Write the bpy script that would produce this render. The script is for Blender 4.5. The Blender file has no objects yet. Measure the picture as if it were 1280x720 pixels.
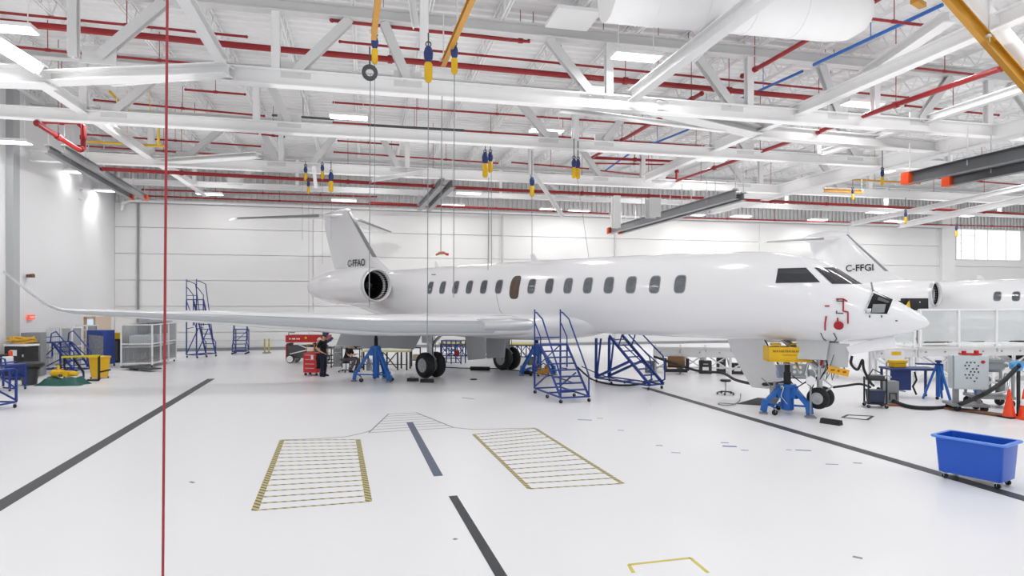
import bpy, math, random
from mathutils import Vector, Matrix
from mathutils.bvhtree import BVHTree
R = math.radians
rnd = random.Random(7)
sc = bpy.context.scene
COL = sc.collection
# ---------------------------------------------------------------- survey of the place
# The camera stands at the world origin, 3 m up, on a level tripod. World Y runs along the hangar's lane lines, X along the back wall.
TH = R(13.0); CT, ST = math.cos(TH), math.sin(TH)
F, HZ, CH = 800.0, 378.0, 3.0
def W(X, Z, h=0.0): return Vector((X*CT + Z*ST, -X*ST + Z*CT, h))
def P(px, py, Z): return W((px-640)/F*Z, Z, CH + (HZ-py)/F*Z)
def G(px, py, h=0.0):
    Z = (h-CH)*F/(HZ-py)
    return W((px-640)/F*Z, Z, h)
def depth(v): return v.x*ST + v.y*CT
def UZ(v, py):   # height of a point standing above/below v that the survey sees at row py
    return CH + (HZ-py)/F*depth(v)

# ---------------------------------------------------------------- materials
def srgb(c):
    if isinstance(c, str):
        c = [int(c[i:i+2], 16)/255 for i in (0, 2, 4)]
    return tuple((x/12.92 if x <= .04045 else ((x+.055)/1.055)**2.4) for x in c)
MATS = {}
def mat(name, color, rough=.5, metal=0.0, noise=0.0, nscale=6.0, bump=0.0, bscale=40.0, emit=0.0, coat=0.0, alpha=1.0, spec=.5, trans=0.0):
    if name in MATS: return MATS[name]
    m = bpy.data.materials.new(name); m.use_nodes = True
    nt = m.node_tree; b = nt.nodes['Principled BSDF']
    c = srgb(color)
    b.inputs['Base Color'].default_value = (*c, 1)
    b.inputs['Roughness'].default_value = rough
    b.inputs['Metallic'].default_value = metal
    b.inputs['Specular IOR Level'].default_value = spec
    if coat:
        b.inputs['Coat Weight'].default_value = coat; b.inputs['Coat Roughness'].default_value = .08
    if trans: b.inputs['Transmission Weight'].default_value = trans
    if alpha < 1: b.inputs['Alpha'].default_value = alpha
    if emit:
        b.inputs['Emission Color'].default_value = (*c, 1); b.inputs['Emission Strength'].default_value = emit
    tc = nt.nodes.new('ShaderNodeTexCoord')
    n = nt.nodes.new('ShaderNodeTexNoise'); n.inputs['Scale'].default_value = nscale; n.inputs['Detail'].default_value = 4
    nt.links.new(tc.outputs['Object'], n.inputs['Vector'])
    amt = noise if noise else .03
    mx = nt.nodes.new('ShaderNodeMix'); mx.data_type = 'RGBA'
    mx.inputs['A'].default_value = (*[x*(1-amt) for x in c], 1)
    mx.inputs['B'].default_value = (*[min(1, x*(1+amt)) for x in c], 1)
    nt.links.new(n.outputs['Fac'], mx.inputs['Factor'])
    nt.links.new(mx.outputs['Result'], b.inputs['Base Color'])
    if bump:
        n2 = nt.nodes.new('ShaderNodeTexNoise'); n2.inputs['Scale'].default_value = bscale
        nt.links.new(tc.outputs['Object'], n2.inputs['Vector'])
        bp = nt.nodes.new('ShaderNodeBump'); bp.inputs['Strength'].default_value = bump; bp.inputs['Distance'].default_value = .02
        nt.links.new(n2.outputs['Fac'], bp.inputs['Height']); nt.links.new(bp.outputs['Normal'], b.inputs['Normal'])
    MATS[name] = m
    return m

# ---------------------------------------------------------------- mesh builder
class MB:
    def __init__(s): s.v = []; s.f = []
    def add(s, vs, fs):
        o = len(s.v); s.v += [Vector(x) for x in vs]; s.f += [tuple(i+o for i in q) for q in fs]
        return s
    def box(s, c, d, rz=0.0, rot=None, taper=1.0):
        M = rot if rot is not None else Matrix.Rotation(rz, 3, 'Z')
        x, y, z = d[0]/2, d[1]/2, d[2]/2
        c = Vector(c); vs = []
        for sz in (-1, 1):
            k = taper if sz > 0 else 1
            for sx, sy in ((-1,-1),(1,-1),(1,1),(-1,1)):
                vs.append(c + M @ Vector((sx*x*k, sy*y*k, sz*z)))
        return s.add(vs, [(3,2,1,0),(4,5,6,7),(0,1,5,4),(1,2,6,5),(2,3,7,6),(3,0,4,7)])
    def bar(s, p, q, w, d=None, up=(0,0,1)):
        p, q = Vector(p), Vector(q); d = w if d is None else d
        a = (q-p).normalized(); up = Vector(up)
        if abs(a.dot(up)) > .99: up = Vector((1,0,0))
        x = a.cross(up).normalized(); y = x.cross(a).normalized()
        vs = []
        for e in (p, q):
            for sx, sy in ((-1,-1),(1,-1),(1,1),(-1,1)):
                vs.append(e + x*sx*w/2 + y*sy*d/2)
        return s.add(vs, [(3,2,1,0),(4,5,6,7),(0,1,5,4),(1,2,6,5),(2,3,7,6),(3,0,4,7)])
    def ibeam(s, p, q, w, d, t=.03, up=(0,0,1)):
        p, q = Vector(p), Vector(q); a = (q-p).normalized(); up = Vector(up)
        if abs(a.dot(up)) > .99: up = Vector((0,1,0))
        x = a.cross(up).normalized(); y = x.cross(a).normalized()
        o = y*(d/2-t/2)
        s.bar(p+o, q+o, w, t, up); s.bar(p-o, q-o, w, t, up); s.bar(p, q, t, d-2*t, up)
        return s
    def tube(s, pts, r, n=8, closed=False, cap=True):
        pts = [Vector(p) for p in pts]; N = len(pts); rr = r if isinstance(r, (list, tuple)) else [r]*N
        rings = []; prev = None
        for i, p in enumerate(pts):
            if closed: t = (pts[(i+1) % N]-pts[i-1]).normalized()
            elif i == 0: t = (pts[1]-p).normalized()
            elif i == N-1: t = (p-pts[i-1]).normalized()
            else:
                t = ((pts[i+1]-p).normalized()+(p-pts[i-1]).normalized())
                t = t.normalized() if t.length > 1e-6 else (pts[i+1]-p).normalized()
            if prev is None:
                u = Vector((0,0,1)) if abs(t.z) < .9 else Vector((1,0,0))
                x = t.cross(u).normalized()
            else:
                x = prev - t*prev.dot(t)
                x = x.normalized() if x.length > 1e-6 else t.orthogonal().normalized()
            prev = x; y = t.cross(x)
            k = 1.0
            if 0 < i < N-1 and not closed:
                d = (pts[i+1]-p).normalized().dot((p-pts[i-1]).normalized()); k = 1/max(.5, math.sqrt((1+d)/2))
            rings.append([p + (x*math.cos(2*math.pi*j/n)+y*math.sin(2*math.pi*j/n))*rr[i] for j in range(n)])
        o = len(s.v)
        for g in rings: s.v += g
        M = N if closed else N-1
        for i in range(M):
            a, b = o+i*n, o+((i+1) % N)*n
            for j in range(n): s.f.append((a+j, a+(j+1) % n, b+(j+1) % n, b+j))
        if cap and not closed:
            s.f.append(tuple(o+j for j in reversed(range(n)))); s.f.append(tuple(o+(N-1)*n+j for j in range(n)))
        return s
    def cyl(s, p, q, r, n=16, r2=None): return s.tube([p, q], [r, r if r2 is None else r2], n)
    def lathe(s, prof, o=(0,0,0), axis='Z', n=24, a0=0, a1=2*math.pi):
        o = Vector(o); full = abs(a1-a0-2*math.pi) < 1e-6; m = n if full else n+1
        b = len(s.v)
        for (r, h) in prof:
            for j in range(m):
                a = a0+(a1-a0)*j/n; x, y = r*math.cos(a), r*math.sin(a)
                s.v.append(o + (Vector((x, y, h)) if axis == 'Z' else Vector((h, x, y)) if axis == 'X' else Vector((y, h, x))))
        for i in range(len(prof)-1):
            for j in range(n):
                k = (j+1) % m
                s.f.append((b+i*m+j, b+i*m+k, b+(i+1)*m+k, b+(i+1)*m+j))
        return s
    def prism(s, poly, off):
        poly = [Vector(p) for p in poly]; off = Vector(off); n = len(poly)
        return s.add(poly+[p+off for p in poly], [tuple(reversed(range(n))), tuple(range(n, 2*n))]+[(i, (i+1) % n, n+(i+1) % n, n+i) for i in range(n)])
    def quad(s, a, b, c, d): return s.add([a, b, c, d], [(0,1,2,3)])
    def loft(s, rings, cap=True):
        n = len(rings[0]); o = len(s.v)
        for g in rings: s.v += [Vector(p) for p in g]
        for i in range(len(rings)-1):
            for j in range(n):
                s.f.append((o+i*n+j, o+i*n+(j+1) % n, o+(i+1)*n+(j+1) % n, o+(i+1)*n+j))
        if cap:
            s.f.append(tuple(o+j for j in reversed(range(n)))); s.f.append(tuple(o+(len(rings)-1)*n+j for j in range(n)))
        return s
    def sphere(s, c, r, n=12, sc=(1,1,1)):
        prof = [(max(1e-4, math.sin(math.pi*i/8)), -math.cos(math.pi*i/8)) for i in range(9)]
        m = MB().lathe(prof, n=n)
        return s.add([Vector(c)+Vector((v.x*r*sc[0], v.y*r*sc[1], v.z*r*sc[2])) for v in m.v], m.f)
    def mesh(s, name):
        me = bpy.data.meshes.new(name); me.from_pydata([tuple(v) for v in s.v], [], s.f); me.validate()
        return me
    def build(s, name, m, parent=None, smooth=True, recentre=None, bevel=0.0):
        recentre = (parent is None) if recentre is None else recentre
        off = Vector((0,0,0))
        if recentre and s.v:
            lo = [min(v[i] for v in s.v) for i in range(3)]; hi = [max(v[i] for v in s.v) for i in range(3)]
            off = Vector(((lo[0]+hi[0])/2, (lo[1]+hi[1])/2, lo[2]))
            s.v = [v-off for v in s.v]
        me = s.mesh(name)
        import bmesh as _b
        bm = _b.new(); bm.from_mesh(me); _b.ops.recalc_face_normals(bm, faces=bm.faces)
        if bevel: _b.ops.bevel(bm, geom=list(bm.edges), offset=bevel, segments=2, affect='EDGES', profile=.6)
        bm.to_mesh(me); bm.free()
        if smooth:
            for p in me.polygons: p.use_smooth = True
            me.set_sharp_from_angle(angle=R(38))
        me.materials.append(m)
        o = bpy.data.objects.new(name, me); COL.objects.link(o); o.location = off
        if parent is not None: o.parent = parent
        return o

def tag(o, label, cat=None, group=None, kind=None):
    if label: o['label'] = label
    if cat: o['category'] = cat
    if group: o['group'] = group
    if kind: o['kind'] = kind
    return o
def thing(name, label, cat, loc=(0,0,0), rz=0.0, group=None):
    o = bpy.data.objects.new(name, None); COL.objects.link(o); o.empty_display_size = .2
    o.location = loc; o.rotation_euler = (0,0,rz)
    return tag(o, label, cat, group)
def struct(o):
    o['kind'] = 'structure'; return o
def copy_tree(o, parent=None):
    c = o.copy(); COL.objects.link(c)
    if parent is not None: c.parent = parent
    for ch in list(o.children): copy_tree(ch, c)
    return c
def catmull(pts, k):
    out = []; n = len(pts)
    for i in range(n-1):
        p0, p1, p2, p3 = pts[max(0,i-1)], pts[i], pts[i+1], pts[min(n-1,i+2)]
        for j in range(k):
            t = j/k
            out.append(tuple(.5*((2*b)+(-a+c)*t+(2*a-5*b+4*c-d)*t*t+(-a+3*b-3*c+d)*t**3) for a,b,c,d in zip(p0,p1,p2,p3)))
    out.append(tuple(pts[-1])); return out
def text_mesh(txt, size, font_shear=0.0, thick=0.0):
    cu = bpy.data.curves.new('lettering', 'FONT'); cu.body = txt; cu.size = size; cu.align_x = 'CENTER'; cu.align_y = 'CENTER'; cu.extrude = thick; cu.offset = size*.012
    o = bpy.data.objects.new('lettering_tmp', cu); COL.objects.link(o)
    dg = bpy.context.evaluated_depsgraph_get(); me = bpy.data.meshes.new_from_object(o.evaluated_get(dg))
    bpy.data.objects.remove(o); bpy.data.curves.remove(cu)
    return me
def text_obj(name, txt, size, m, parent, loc, rot, thick=.002):
    me = text_mesh(txt, size, thick=thick); me.materials.clear(); me.materials.append(m)
    o = bpy.data.objects.new(name, me); COL.objects.link(o); o.parent = parent
    o.matrix_local = Matrix.Translation(Vector(loc)) @ (rot if len(rot) == 4 else rot.to_4x4())
    return o

# ---------------------------------------------------------------- camera
cam = bpy.data.cameras.new('camera'); co = bpy.data.objects.new('camera', cam); COL.objects.link(co)
co.location = (0,0,CH); co.rotation_euler = (R(90), 0, -TH)
cam.sensor_width = 36; cam.lens = 36*F/1280; cam.shift_y = (HZ-360)/1280; cam.clip_end = 300
sc.camera = co
sc.view_settings.view_transform = 'Standard'; sc.view_settings.look = 'None'
sc.view_settings.exposure = 0.0; sc.view_settings.gamma = 1.0
sc.cycles.use_denoising = True
sc.cycles.max_bounces = 8; sc.cycles.diffuse_bounces = 5; sc.cycles.caustics_reflective = False; sc.cycles.caustics_refractive = False
sc.cycles.sample_clamp_indirect = 4

# shared materials
white_steel = mat('white_painted_steel', 'eeeeee', .45, noise=.04, nscale=1.5)
grey_steel = mat('pale_grey_steel', 'd6d6d6', .45, noise=.05, nscale=1.5)
red_pipe_m = mat('red_pipe_paint', '971a1e', .4, noise=.06)
aircraft_white = mat('aircraft_white_paint', 'f2f2f4', .22, coat=.5, noise=.012, nscale=.8)
aircraft_grey = mat('aircraft_primer_grey', 'c4c6c7', .4, noise=.05, nscale=2)
polished = mat('polished_leading_edge', 'd3d5d8', .32, metal=.55)
dark_glass = mat('dark_cabin_glass', '54585e', .12, noise=.25, nscale=7, spec=.8)
cockpit_glass = mat('cockpit_glass', '23262d', .08, noise=.5, nscale=3, spec=.8)
black_rubber = mat('black_rubber', '1b1b1c', .65, noise=.15, nscale=20)
black_plastic = mat('black_plastic', '202124', .45, noise=.1)
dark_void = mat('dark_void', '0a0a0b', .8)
chrome = mat('bright_metal', 'c9ccd0', .25, metal=.9)
gear_metal = mat('gear_white_metal', 'cfd2d4', .35, metal=.3, noise=.08, nscale=8)
blue_paint = mat('blue_stair_paint', '1d3c8c', .4, noise=.06)
jack_blue = mat('jack_blue_paint', '1763b8', .35, noise=.08, coat=.2)
navy = mat('navy_paint', '22366f', .45, noise=.08)
yellow = mat('yellow_paint', 'e8b90f', .45, noise=.07)
gold = mat('crane_gold_paint', 'c08a26', .4, noise=.1, metal=.1)
orange = mat('orange_plastic', 'e8501c', .45, noise=.06)
red_paint = mat('red_machine_paint', 'c3201f', .4, noise=.06)
cable_grey = mat('cable_grey', '8a8c8e', .5)
dark_grey = mat('dark_grey_metal', '4a4d50', .5, noise=.1)
mid_grey = mat('mid_grey_metal', '8e9193', .45, noise=.08)
label_black = mat('lettering_black', '16181c', .5)
# ================================================================ ROOM
YB = 42.8      # back wall
XL = -14.6     # left wall (far part)
def wall_mat(name, color, seam_z=None, seam_x=None, rough=.5):
    m = mat(name, color, rough, noise=.02, nscale=.35)
    return m
wallm = mat('white_wall_paint', 'e9e9ea', .5, noise=.025, nscale=.4)
panelm = mat('hangar_door_panel', 'ebebea', .42, noise=.025, nscale=.3)
# floor: white epoxy, scuffed and softly glossy
def floor_material():
    m = mat('white_epoxy_floor', 'f2f2f4', .2, noise=.02, nscale=.25, spec=.35)
    nt = m.node_tree; b = nt.nodes['Principled BSDF']
    tc = nt.nodes.new('ShaderNodeTexCoord')
    n1 = nt.nodes.new('ShaderNodeTexNoise'); n1.inputs['Scale'].default_value = .5; n1.inputs['Detail'].default_value = 6; n1.inputs['Roughness'].default_value = .7
    nt.links.new(tc.outputs['Object'], n1.inputs['Vector'])
    mr = nt.nodes.new('ShaderNodeMapRange'); mr.inputs['To Min'].default_value = .22; mr.inputs['To Max'].default_value = .42
    nt.links.new(n1.outputs['Fac'], mr.inputs['Value']); nt.links.new(mr.outputs['Result'], b.inputs['Roughness'])
    # faint grey scuffs
    v = nt.nodes.new('ShaderNodeTexNoise'); v.inputs['Scale'].default_value = 2.2; v.inputs['Detail'].default_value = 9; v.inputs['Roughness'].default_value = .75
    mp = nt.nodes.new('ShaderNodeMapping'); mp.inputs['Scale'].default_value = (1, .35, 1)
    nt.links.new(tc.outputs['Object'], mp.inputs['Vector']); nt.links.new(mp.outputs['Vector'], v.inputs['Vector'])
    r2 = nt.nodes.new('ShaderNodeMapRange'); r2.inputs['From Min'].default_value = .70; r2.inputs['From Max'].default_value = .82; r2.inputs['To Max'].default_value = .22
    nt.links.new(v.outputs['Fac'], r2.inputs['Value'])
    mx = nt.nodes.new('ShaderNodeMix'); mx.data_type = 'RGBA'; mx.inputs['B'].default_value = (.42,.43,.45,1)
    old = b.inputs['Base Color'].links[0].from_socket
    nt.links.new(r2.outputs['Result'], mx.inputs['Factor']); nt.links.new(old, mx.inputs['A']); nt.links.new(mx.outputs['Result'], b.inputs['Base Color'])
    return m
struct(MB().box((24, 18, -.1), (84, 52, .2)).build('floor', floor_material(), smooth=False))

# back wall: hangar door leaves with horizontal panel seams, real grooves
H_DOOR = 9.0
mb = MB()
mb.box((23.5, YB+.26, 6.05), (77.5, .3, 12.1))
zs = [0, 1.15, 2.75, 4.35, 5.95, 7.55, 9.0]
xs = [XL, -3.2, 8.3, 9.2, 17.4, 29.0, 36.8, 45.2, 62.0]
for i in range(len(xs)-1):
    for j in range(len(zs)-1):
        g = .03
        mb.box(((xs[i]+xs[i+1])/2, YB+.05, (zs[j]+zs[j+1])/2), (xs[i+1]-xs[i]-g, .12, zs[j+1]-zs[j]-g))
struct(mb.build('wall_back', panelm, smooth=False))
# ribbed cladding over the doors
mb = MB()
x = XL
while x < 61:
    mb.box((x+.12, YB+.03, 10.5), (.14, .1, 2.9)); x += .34
struct(mb.build('trim_1', mat('ribbed_cladding', 'dcdcdc', .5), smooth=False))
# header beam, posts between door leaves, base strip
struct(MB().tube([(XL+.5, YB-.35, 8.5), (XL+.55, YB-.35, 8.95), (XL+1.0, YB-.35, 9.1), (46, YB-.35, 9.1)], .1, 10).build('trim_2', white_steel))
for k, xx in enumerate((XL+1.3, 8.3, 9.2, 17.4)):
    struct(MB().box((xx, YB-.1, 4.5), (.1, .16, 9)).build('trim_%d' % (3+k), grey_steel if k else mid_grey, smooth=False))
struct(MB().box((46.1, YB-.1, 6), (1.3, .35, 12)).build('trim_7', white_steel, smooth=False))
struct(MB().box((16, YB-.06, .09), (60, .1, .18)).build('baseboard_back', mid_grey, smooth=False))
struct(MB().box((15, YB-.15, .62), (56, .05, .04)).build('trim_8', grey_steel, smooth=False))
# left wall: far part and a part that stands proud of it
mb = MB(); mb.box((XL-.2, 39.6, 6), (.4, 6.9, 12)); mb.box((XL-.1+.35, 19, 6), (1.1, 34.4, 12))
struct(mb.build('wall_left', wallm, smooth=False))
XN = XL+.8
struct(MB().box((XN+.1, 29.4, 6), (.3, .5, 12)).build('trim_9', mat('column_grey','b4b6b8',.5), smooth=False))
struct(MB().box((61.8, 18, 6), (.4, 50, 12)).build('wall_right', wallm, smooth=False))
# roof deck: ribs run along X
mb = MB(); y = -7.0; vs = []; fs = []
n = 0
while y < 43.5:
    for yy, zz in ((y, 12.0), (y+.06, 12.09), (y+.21, 12.09), (y+.27, 12.0)):
        vs += [(-15.5, yy, zz), (62, yy, zz)]
    y += .42
fs = [(2*i, 2*i+1, 2*i+3, 2*i+2) for i in range(len(vs)//2-1)]
mb.add(vs, fs)
mb.box((23.5, 18, 12.3), (78, 52, .2))
struct(mb.build('ceiling', mat('pale_roof_deck', 'efefef', .5, noise=.03), smooth=False))

# office window / mezzanine opening high at the far right
wz0, wz1 = 6.5, 9.0
q0, q1 = 47.0, 53.6
mb = MB(); mb.box(((q0+q1)/2, YB-.05, (wz0+wz1)/2), (q1-q0, .05, wz1-wz0))
win = struct(mb.build('window_1', mat('bright_window_pane', 'fbfbfb', .3, emit=.8), smooth=False))
mb = MB()
for xx in (q0, q0+.5, q0+1.9, q0+3.2, q0+5.1, q1): mb.box((xx, YB-.1, (wz0+wz1)/2), (.07, .08, wz1-wz0))
for zz in (wz0, wz0+.7, wz0+1.35, wz0+2.0, wz1): mb.box(((q0+q0+1.9)/2, YB-.1, zz), (1.9, .06, .06))
for zz in (wz0, wz1): mb.box(((q0+q1)/2, YB-.1, zz), (q1-q0, .08, .08))
mb.build('window_frame', white_steel, win, smooth=False).matrix_parent_inverse = Matrix.Translation(-win.location)
# doorway in the far part of the left wall
d = struct(MB().box((XL+.03, 39.05, 1.05), (.06, 1.0, 2.1)).build('door_1', mat('bluish_doorway', 'c9dff2', .4, emit=.4), smooth=False))
mb = MB()
for yy in (38.5, 39.6): mb.box((XL+.06, yy, 1.08), (.14, .1, 2.16))
mb.box((XL+.06, 39.05, 2.18), (.14, 1.2, .1)); mb.build('door_frame', mat('tan_door_frame', 'b99e80', .5), d, smooth=False).matrix_parent_inverse = Matrix.Translation(-d.location)
struct(MB().box((XL+.04, 40.9, 1.1), (.06, 2.3, 2.2)).build('trim_10', mat('tan_wall_panel', 'd8c4b0', .55), smooth=False))
# ================================================================ ROOF STRUCTURE
HB, HT = 9.2, 11.2     # bottom / top chord planes
def vert_at(px, py, h0, h1):
    b = G(px, py, h0); return (b, Vector((b.x, b.y, h1)))
def truss(name, label, x0, x1, y, posts, diags, d=.42, w=.32, hb=HB, ht=HT, bx0=None):
    t = thing(name, label, 'roof truss', ((x0+x1)/2, y, hb))
    o = Vector(((x0+x1)/2, y, hb))
    def L(x, z): return Vector((x, y, z))-o
    MB().ibeam(L(x0 if bx0 is None else bx0, hb), L(x1, hb), w, d, .04).build('bottom_chord', white_steel, t, smooth=False)
    MB().ibeam(L(x0, ht), L(x1, ht), w, d*.8, .04).build('top_chord', grey_steel, t, smooth=False)
    for x in posts:
        MB().ibeam(L(x, hb+d/2), L(x, ht-d*.4), w*.7, w*.7, .025).build('post', white_steel, t, smooth=False)
    for xb, xt in diags:
        MB().ibeam(L(xb, hb+.2), L(xt, ht-.2), w*.8, w*.7, .025, up=(0,1,0)).build('diagonal', grey_steel, t, smooth=False)
        MB().box(L(xb, hb+.25), (.8, .05, .45)).build('gusset_plate', grey_steel, t, smooth=False)
    return t
truss('roof_truss', 'white cross-hangar roof truss closest to the camera, with the thickest red pipe above its chord', -12, 40, 18.7, [-7.33, -2.38, 7.4, 12.29, 17.18, 22, 27], [(-6.74,-5.18),(-1.85,-.4),(1.23,.55),(6.85,5.44),(11.67,10.33),(15.67,15.0),(19,20.3),(24.5,23)], d=.46, bx0=-3.75)
truss('roof_truss', 'white cross-hangar roof truss second from the camera, passing over the two wall-length hoist cables', XL+.9, 44, 24.0, [-9.1, -3.7, 8.1, 14.1, 19.3, 26], [(-8.2,-6.6),(-2.6,-3.4),(7,5.6),(9.3,10.6),(15.6,14.4),(21,20)], d=.4)
truss('roof_truss', 'white cross-hangar roof truss third from the camera, just above the tail of the near jet', XL+.9, 52, 30.9, [-9.1, -3.7, 2, 8.1, 14.1, 21, 28], [(-7.7,-6),(-3.9,-4.6),(-2.3,-1.2),(1.6,.7),(11.8,10.6),(15,16.7),(20,18.8),(26,24.6)], d=.46)
truss('roof_truss', 'white cross-hangar roof truss at the back, right in front of the ribbed wall cladding', XL+.9, 58, 38.2, [-9.1, -3.7, 8.1, 14.1, 21, 28, 36, 46], [(-7,-5.4),(12,10.5),(24,26)], d=.3, w=.25, hb=9.5)
# long girders that run away from the camera, and plan bracing; traced on the chord planes
def roof_beam(label, a, b, w, d, m=white_steel, name='roof_girder', cat='roof girder'):
    o = MB().ibeam(a, b, w, d, .035).build(name, m, smooth=False)
    return tag(o, label, cat)
HX = HB
def ext(a, b, s, e):
    d = b-a; return a-d*s, b+d*e
def girder(label, x, y0, y1, w=.34, d=.42, h=HB+.02, m=white_steel):
    return roof_beam(label, Vector((x, y0, h)), Vector((x, y1, h)), w, d, m)
girder('white depth-wise girder meeting the nearest truss left of the hanging yellow hoists', -3.7, 6, 18.5, .26, .26, HB+.25)
girder('white depth-wise girder slanting down to the back wall behind the red strap', -9.1, 21, 41, .3, .3, HB+.2)
girder('white depth-wise girder crossing over the nearest truss under the big round duct', 8.1, 6, 18.5, .3, .34, HB+.2)
girder('long white depth-wise girder between the round duct and the gold jib rail', 14.1, 6, 30.5, .3, .36, HB+.2)
girder('white depth-wise girder over the second red main, outer one of the right bays', 19.3, 8, 24, .24, .26, HB+.25)
girder('deep grey-white crane girder rising towards the gold jib rail above the dark crane rails', 22.2, 12, 38, .5, .62, HB-.1)
roof_beam('grey-white upper brace from the round duct down to the nearest truss', G(862,74,9.6), G(942,-4,11.2), .26, .3, grey_steel, 'roof_brace', 'brace')
roof_beam('white sloping brace above the right light panel reaching to the gold jib rail', G(1079,95,10.2), G(1188,20,10.2), .34, .3, white_steel, 'roof_brace', 'brace')
roof_beam('tapered white plan brace left of the nearest truss, crossed by the red strap', G(60,98,HB), G(286,88,HB), .5, .3, white_steel, 'roof_brace', 'brace')
roof_beam('thin white brace directly below the tapered plan brace crossed by the red strap', G(140,105,HB-.1), G(285,93,HB-.1), .12, .12, white_steel, 'roof_brace', 'brace')
roof_beam('white boxed beam end in the upper left corner beside a light panel', G(-60,93,HB), G(64,97,HB), .6, .5, white_steel, 'roof_brace', 'brace')
roof_beam('slim white plan brace falling from the nearest truss towards the far right truss', G(700,137,HB-.12), G(905,163,HB-.12), .2, .14, white_steel, 'roof_brace', 'brace')
roof_beam('broad white plan brace continuing the nearest truss to the right', G(815,134,HB), G(945,165,HB), .6, .3, grey_steel, 'roof_brace', 'brace')
roof_beam('white plan brace between the broad brace and the deep crane girder', G(945,165,HB), G(1172,184,HB), .4, .45, grey_steel, 'roof_brace', 'brace')
roof_beam('white plan brace rising left of the tail fin, crossed by the red strap', G(192,203,HB), G(322,194,HB), .5, .2, white_steel, 'roof_brace', 'brace')
roof_beam('white round-edged brace entering at the upper left edge', G(-12,48,10), G(52,88,HB), .34, .34, white_steel, 'roof_brace', 'brace')
roof_beam('white hanging post from roof deck left of the red strap', P(92,72,16.2), P(92,-30,16.2), .2, .2, grey_steel, 'roof_post', 'post')
roof_beam('white hanging post pair holding the hoist rail at the top centre', P(530,66,17.2), P(530,-30,17.2), .22, .22, white_steel, 'roof_post', 'post')
roof_beam('white slanting brace behind the hanging post at the top centre', P(520,34,17.6), P(510,-30,17.6), .2, .2, white_steel, 'roof_post', 'post')
roof_beam('white angled strut hanging in front of the back wall right of the blue hoist pair', P(667,217,25), P(704,271,25), .16, .16, white_steel, 'roof_strut', 'strut')
roof_beam('white pointed strut hanging below the truss beside the fin tip', P(392,208,28), P(395,236,28), .14, .14, white_steel, 'roof_strut', 'strut')
roof_beam('white beam bracket left of the tail, reaching out under the third truss', P(465,225,29), P(536,214,31), .25, .2, white_steel, 'roof_strut', 'strut')
roof_beam('stepped white beam in the left corner near the wall, brightest of its pair', G(-20,205,8.9), G(96,243,8.4), .7, .55, white_steel, 'roof_strut', 'beam')
roof_beam('lower white beam in the left corner near the wall, under the stepped one', G(-20,215,8.2), G(84,248,8.0), .3, .2, white_steel, 'roof_strut', 'beam')
roof_beam('white brace over the far dock sloping towards the right wall', G(1125,282,7.6), G(1290,247,7.8), .3, .3, white_steel, 'roof_strut', 'beam')
roof_beam('white brace above the far dock, higher of the two near the right wall', G(1065,280,8.3), G(1290,232,8.6), .3, .25, white_steel, 'roof_strut', 'beam')
roof_beam('white hanger frame under the far crane rail above the near jet cabin', P(770,285,27), P(770,245,27), .3, .3, white_steel, 'roof_strut', 'hanger')
roof_beam('grey hanger block above the far crane rail over the near jet cabin', P(816,272,27), P(816,248,27), .5, .5, grey_steel, 'roof_strut', 'hanger')

# open-web bar joists, all alike
jl = 37.0
def joist_mesh():
    m = MB(); w = .045; y0, y1 = 0, jl
    for sx in (-.045, .045):
        m.bar((sx, y0, 0), (sx, y1, 0), .035, .06); m.bar((sx, y0, -.55), (sx, y1, -.55), .035, .06)
    y = y0; n = 0
    while y < y1-.5:
        m.bar((0, y, 0), (0, y+.35, -.55), .03); m.bar((0, y+.35, -.55), (0, y+.7, 0), .03); y += .7
    return m
j0 = joist_mesh().build('bar_joist', white_steel, smooth=False, recentre=False)
jlab = 'white open-web bar joist running front to back right under the pale roof deck'
xs_j = [-13.2+2.15*i for i in range(29)]
for i, x in enumerate(xs_j):
    o = j0 if i == 0 else j0.copy()
    if i: COL.objects.link(o)
    o.location = (x, 5.5, 11.93)
    tag(o, jlab, 'joist', 'bar joists under the roof deck')

# ------------------------------------------------------------ pipes
def pipe(label, pts, r, m=red_pipe_m, name='sprinkler_pipe', cat='pipe', n=8, fit=True):
    mb = MB().tube(pts, r, n)
    if fit:
        for a, b in zip(pts, pts[1:]):
            d = (b-a); L = d.length
            k = max(1, int(L/4.2))
            for i in range(1, k+1):
                c = a+d*(i/(k+1)); u = d.normalized()
                if m is red_pipe_m: mb.cyl(c-u*.07, c+u*.07, r*1.35, n)
                if abs(u.z) < .5: mb.bar(c, (c.x, c.y, 11.95), .018)
        if m is red_pipe_m:
            for p in (pts[0], pts[-1]): mb.sphere(p, r*1.25, 8)
    return tag(mb.build(name, m), label, cat)
H1, H2 = 10.4, 11.2
pipe('thickest red sprinkler main, spanning the whole hangar above the nearest truss', [G(-20,25,H1), G(320,59,H1), G(640,88,H1), G(1030,124,H1)], .095)
pipe('long red sprinkler main low in front of the ribbed cladding at the back', [G(128,211,8.8), G(320,221,8.8), G(640,238,8.8), G(890,248,8.8), G(1100,258,8.8), G(1290,268,8.8)], .085)
pipe('red sprinkler line at the top centre with a step up beside the white ceiling panel', [G(415,25,11), G(640,50,11), G(661,52,11), G(661,52,11)+Vector((0,0,.55)), G(672,34,11.5), G(960,66,11.5), G(1100,80,11.5)], .06)
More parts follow.
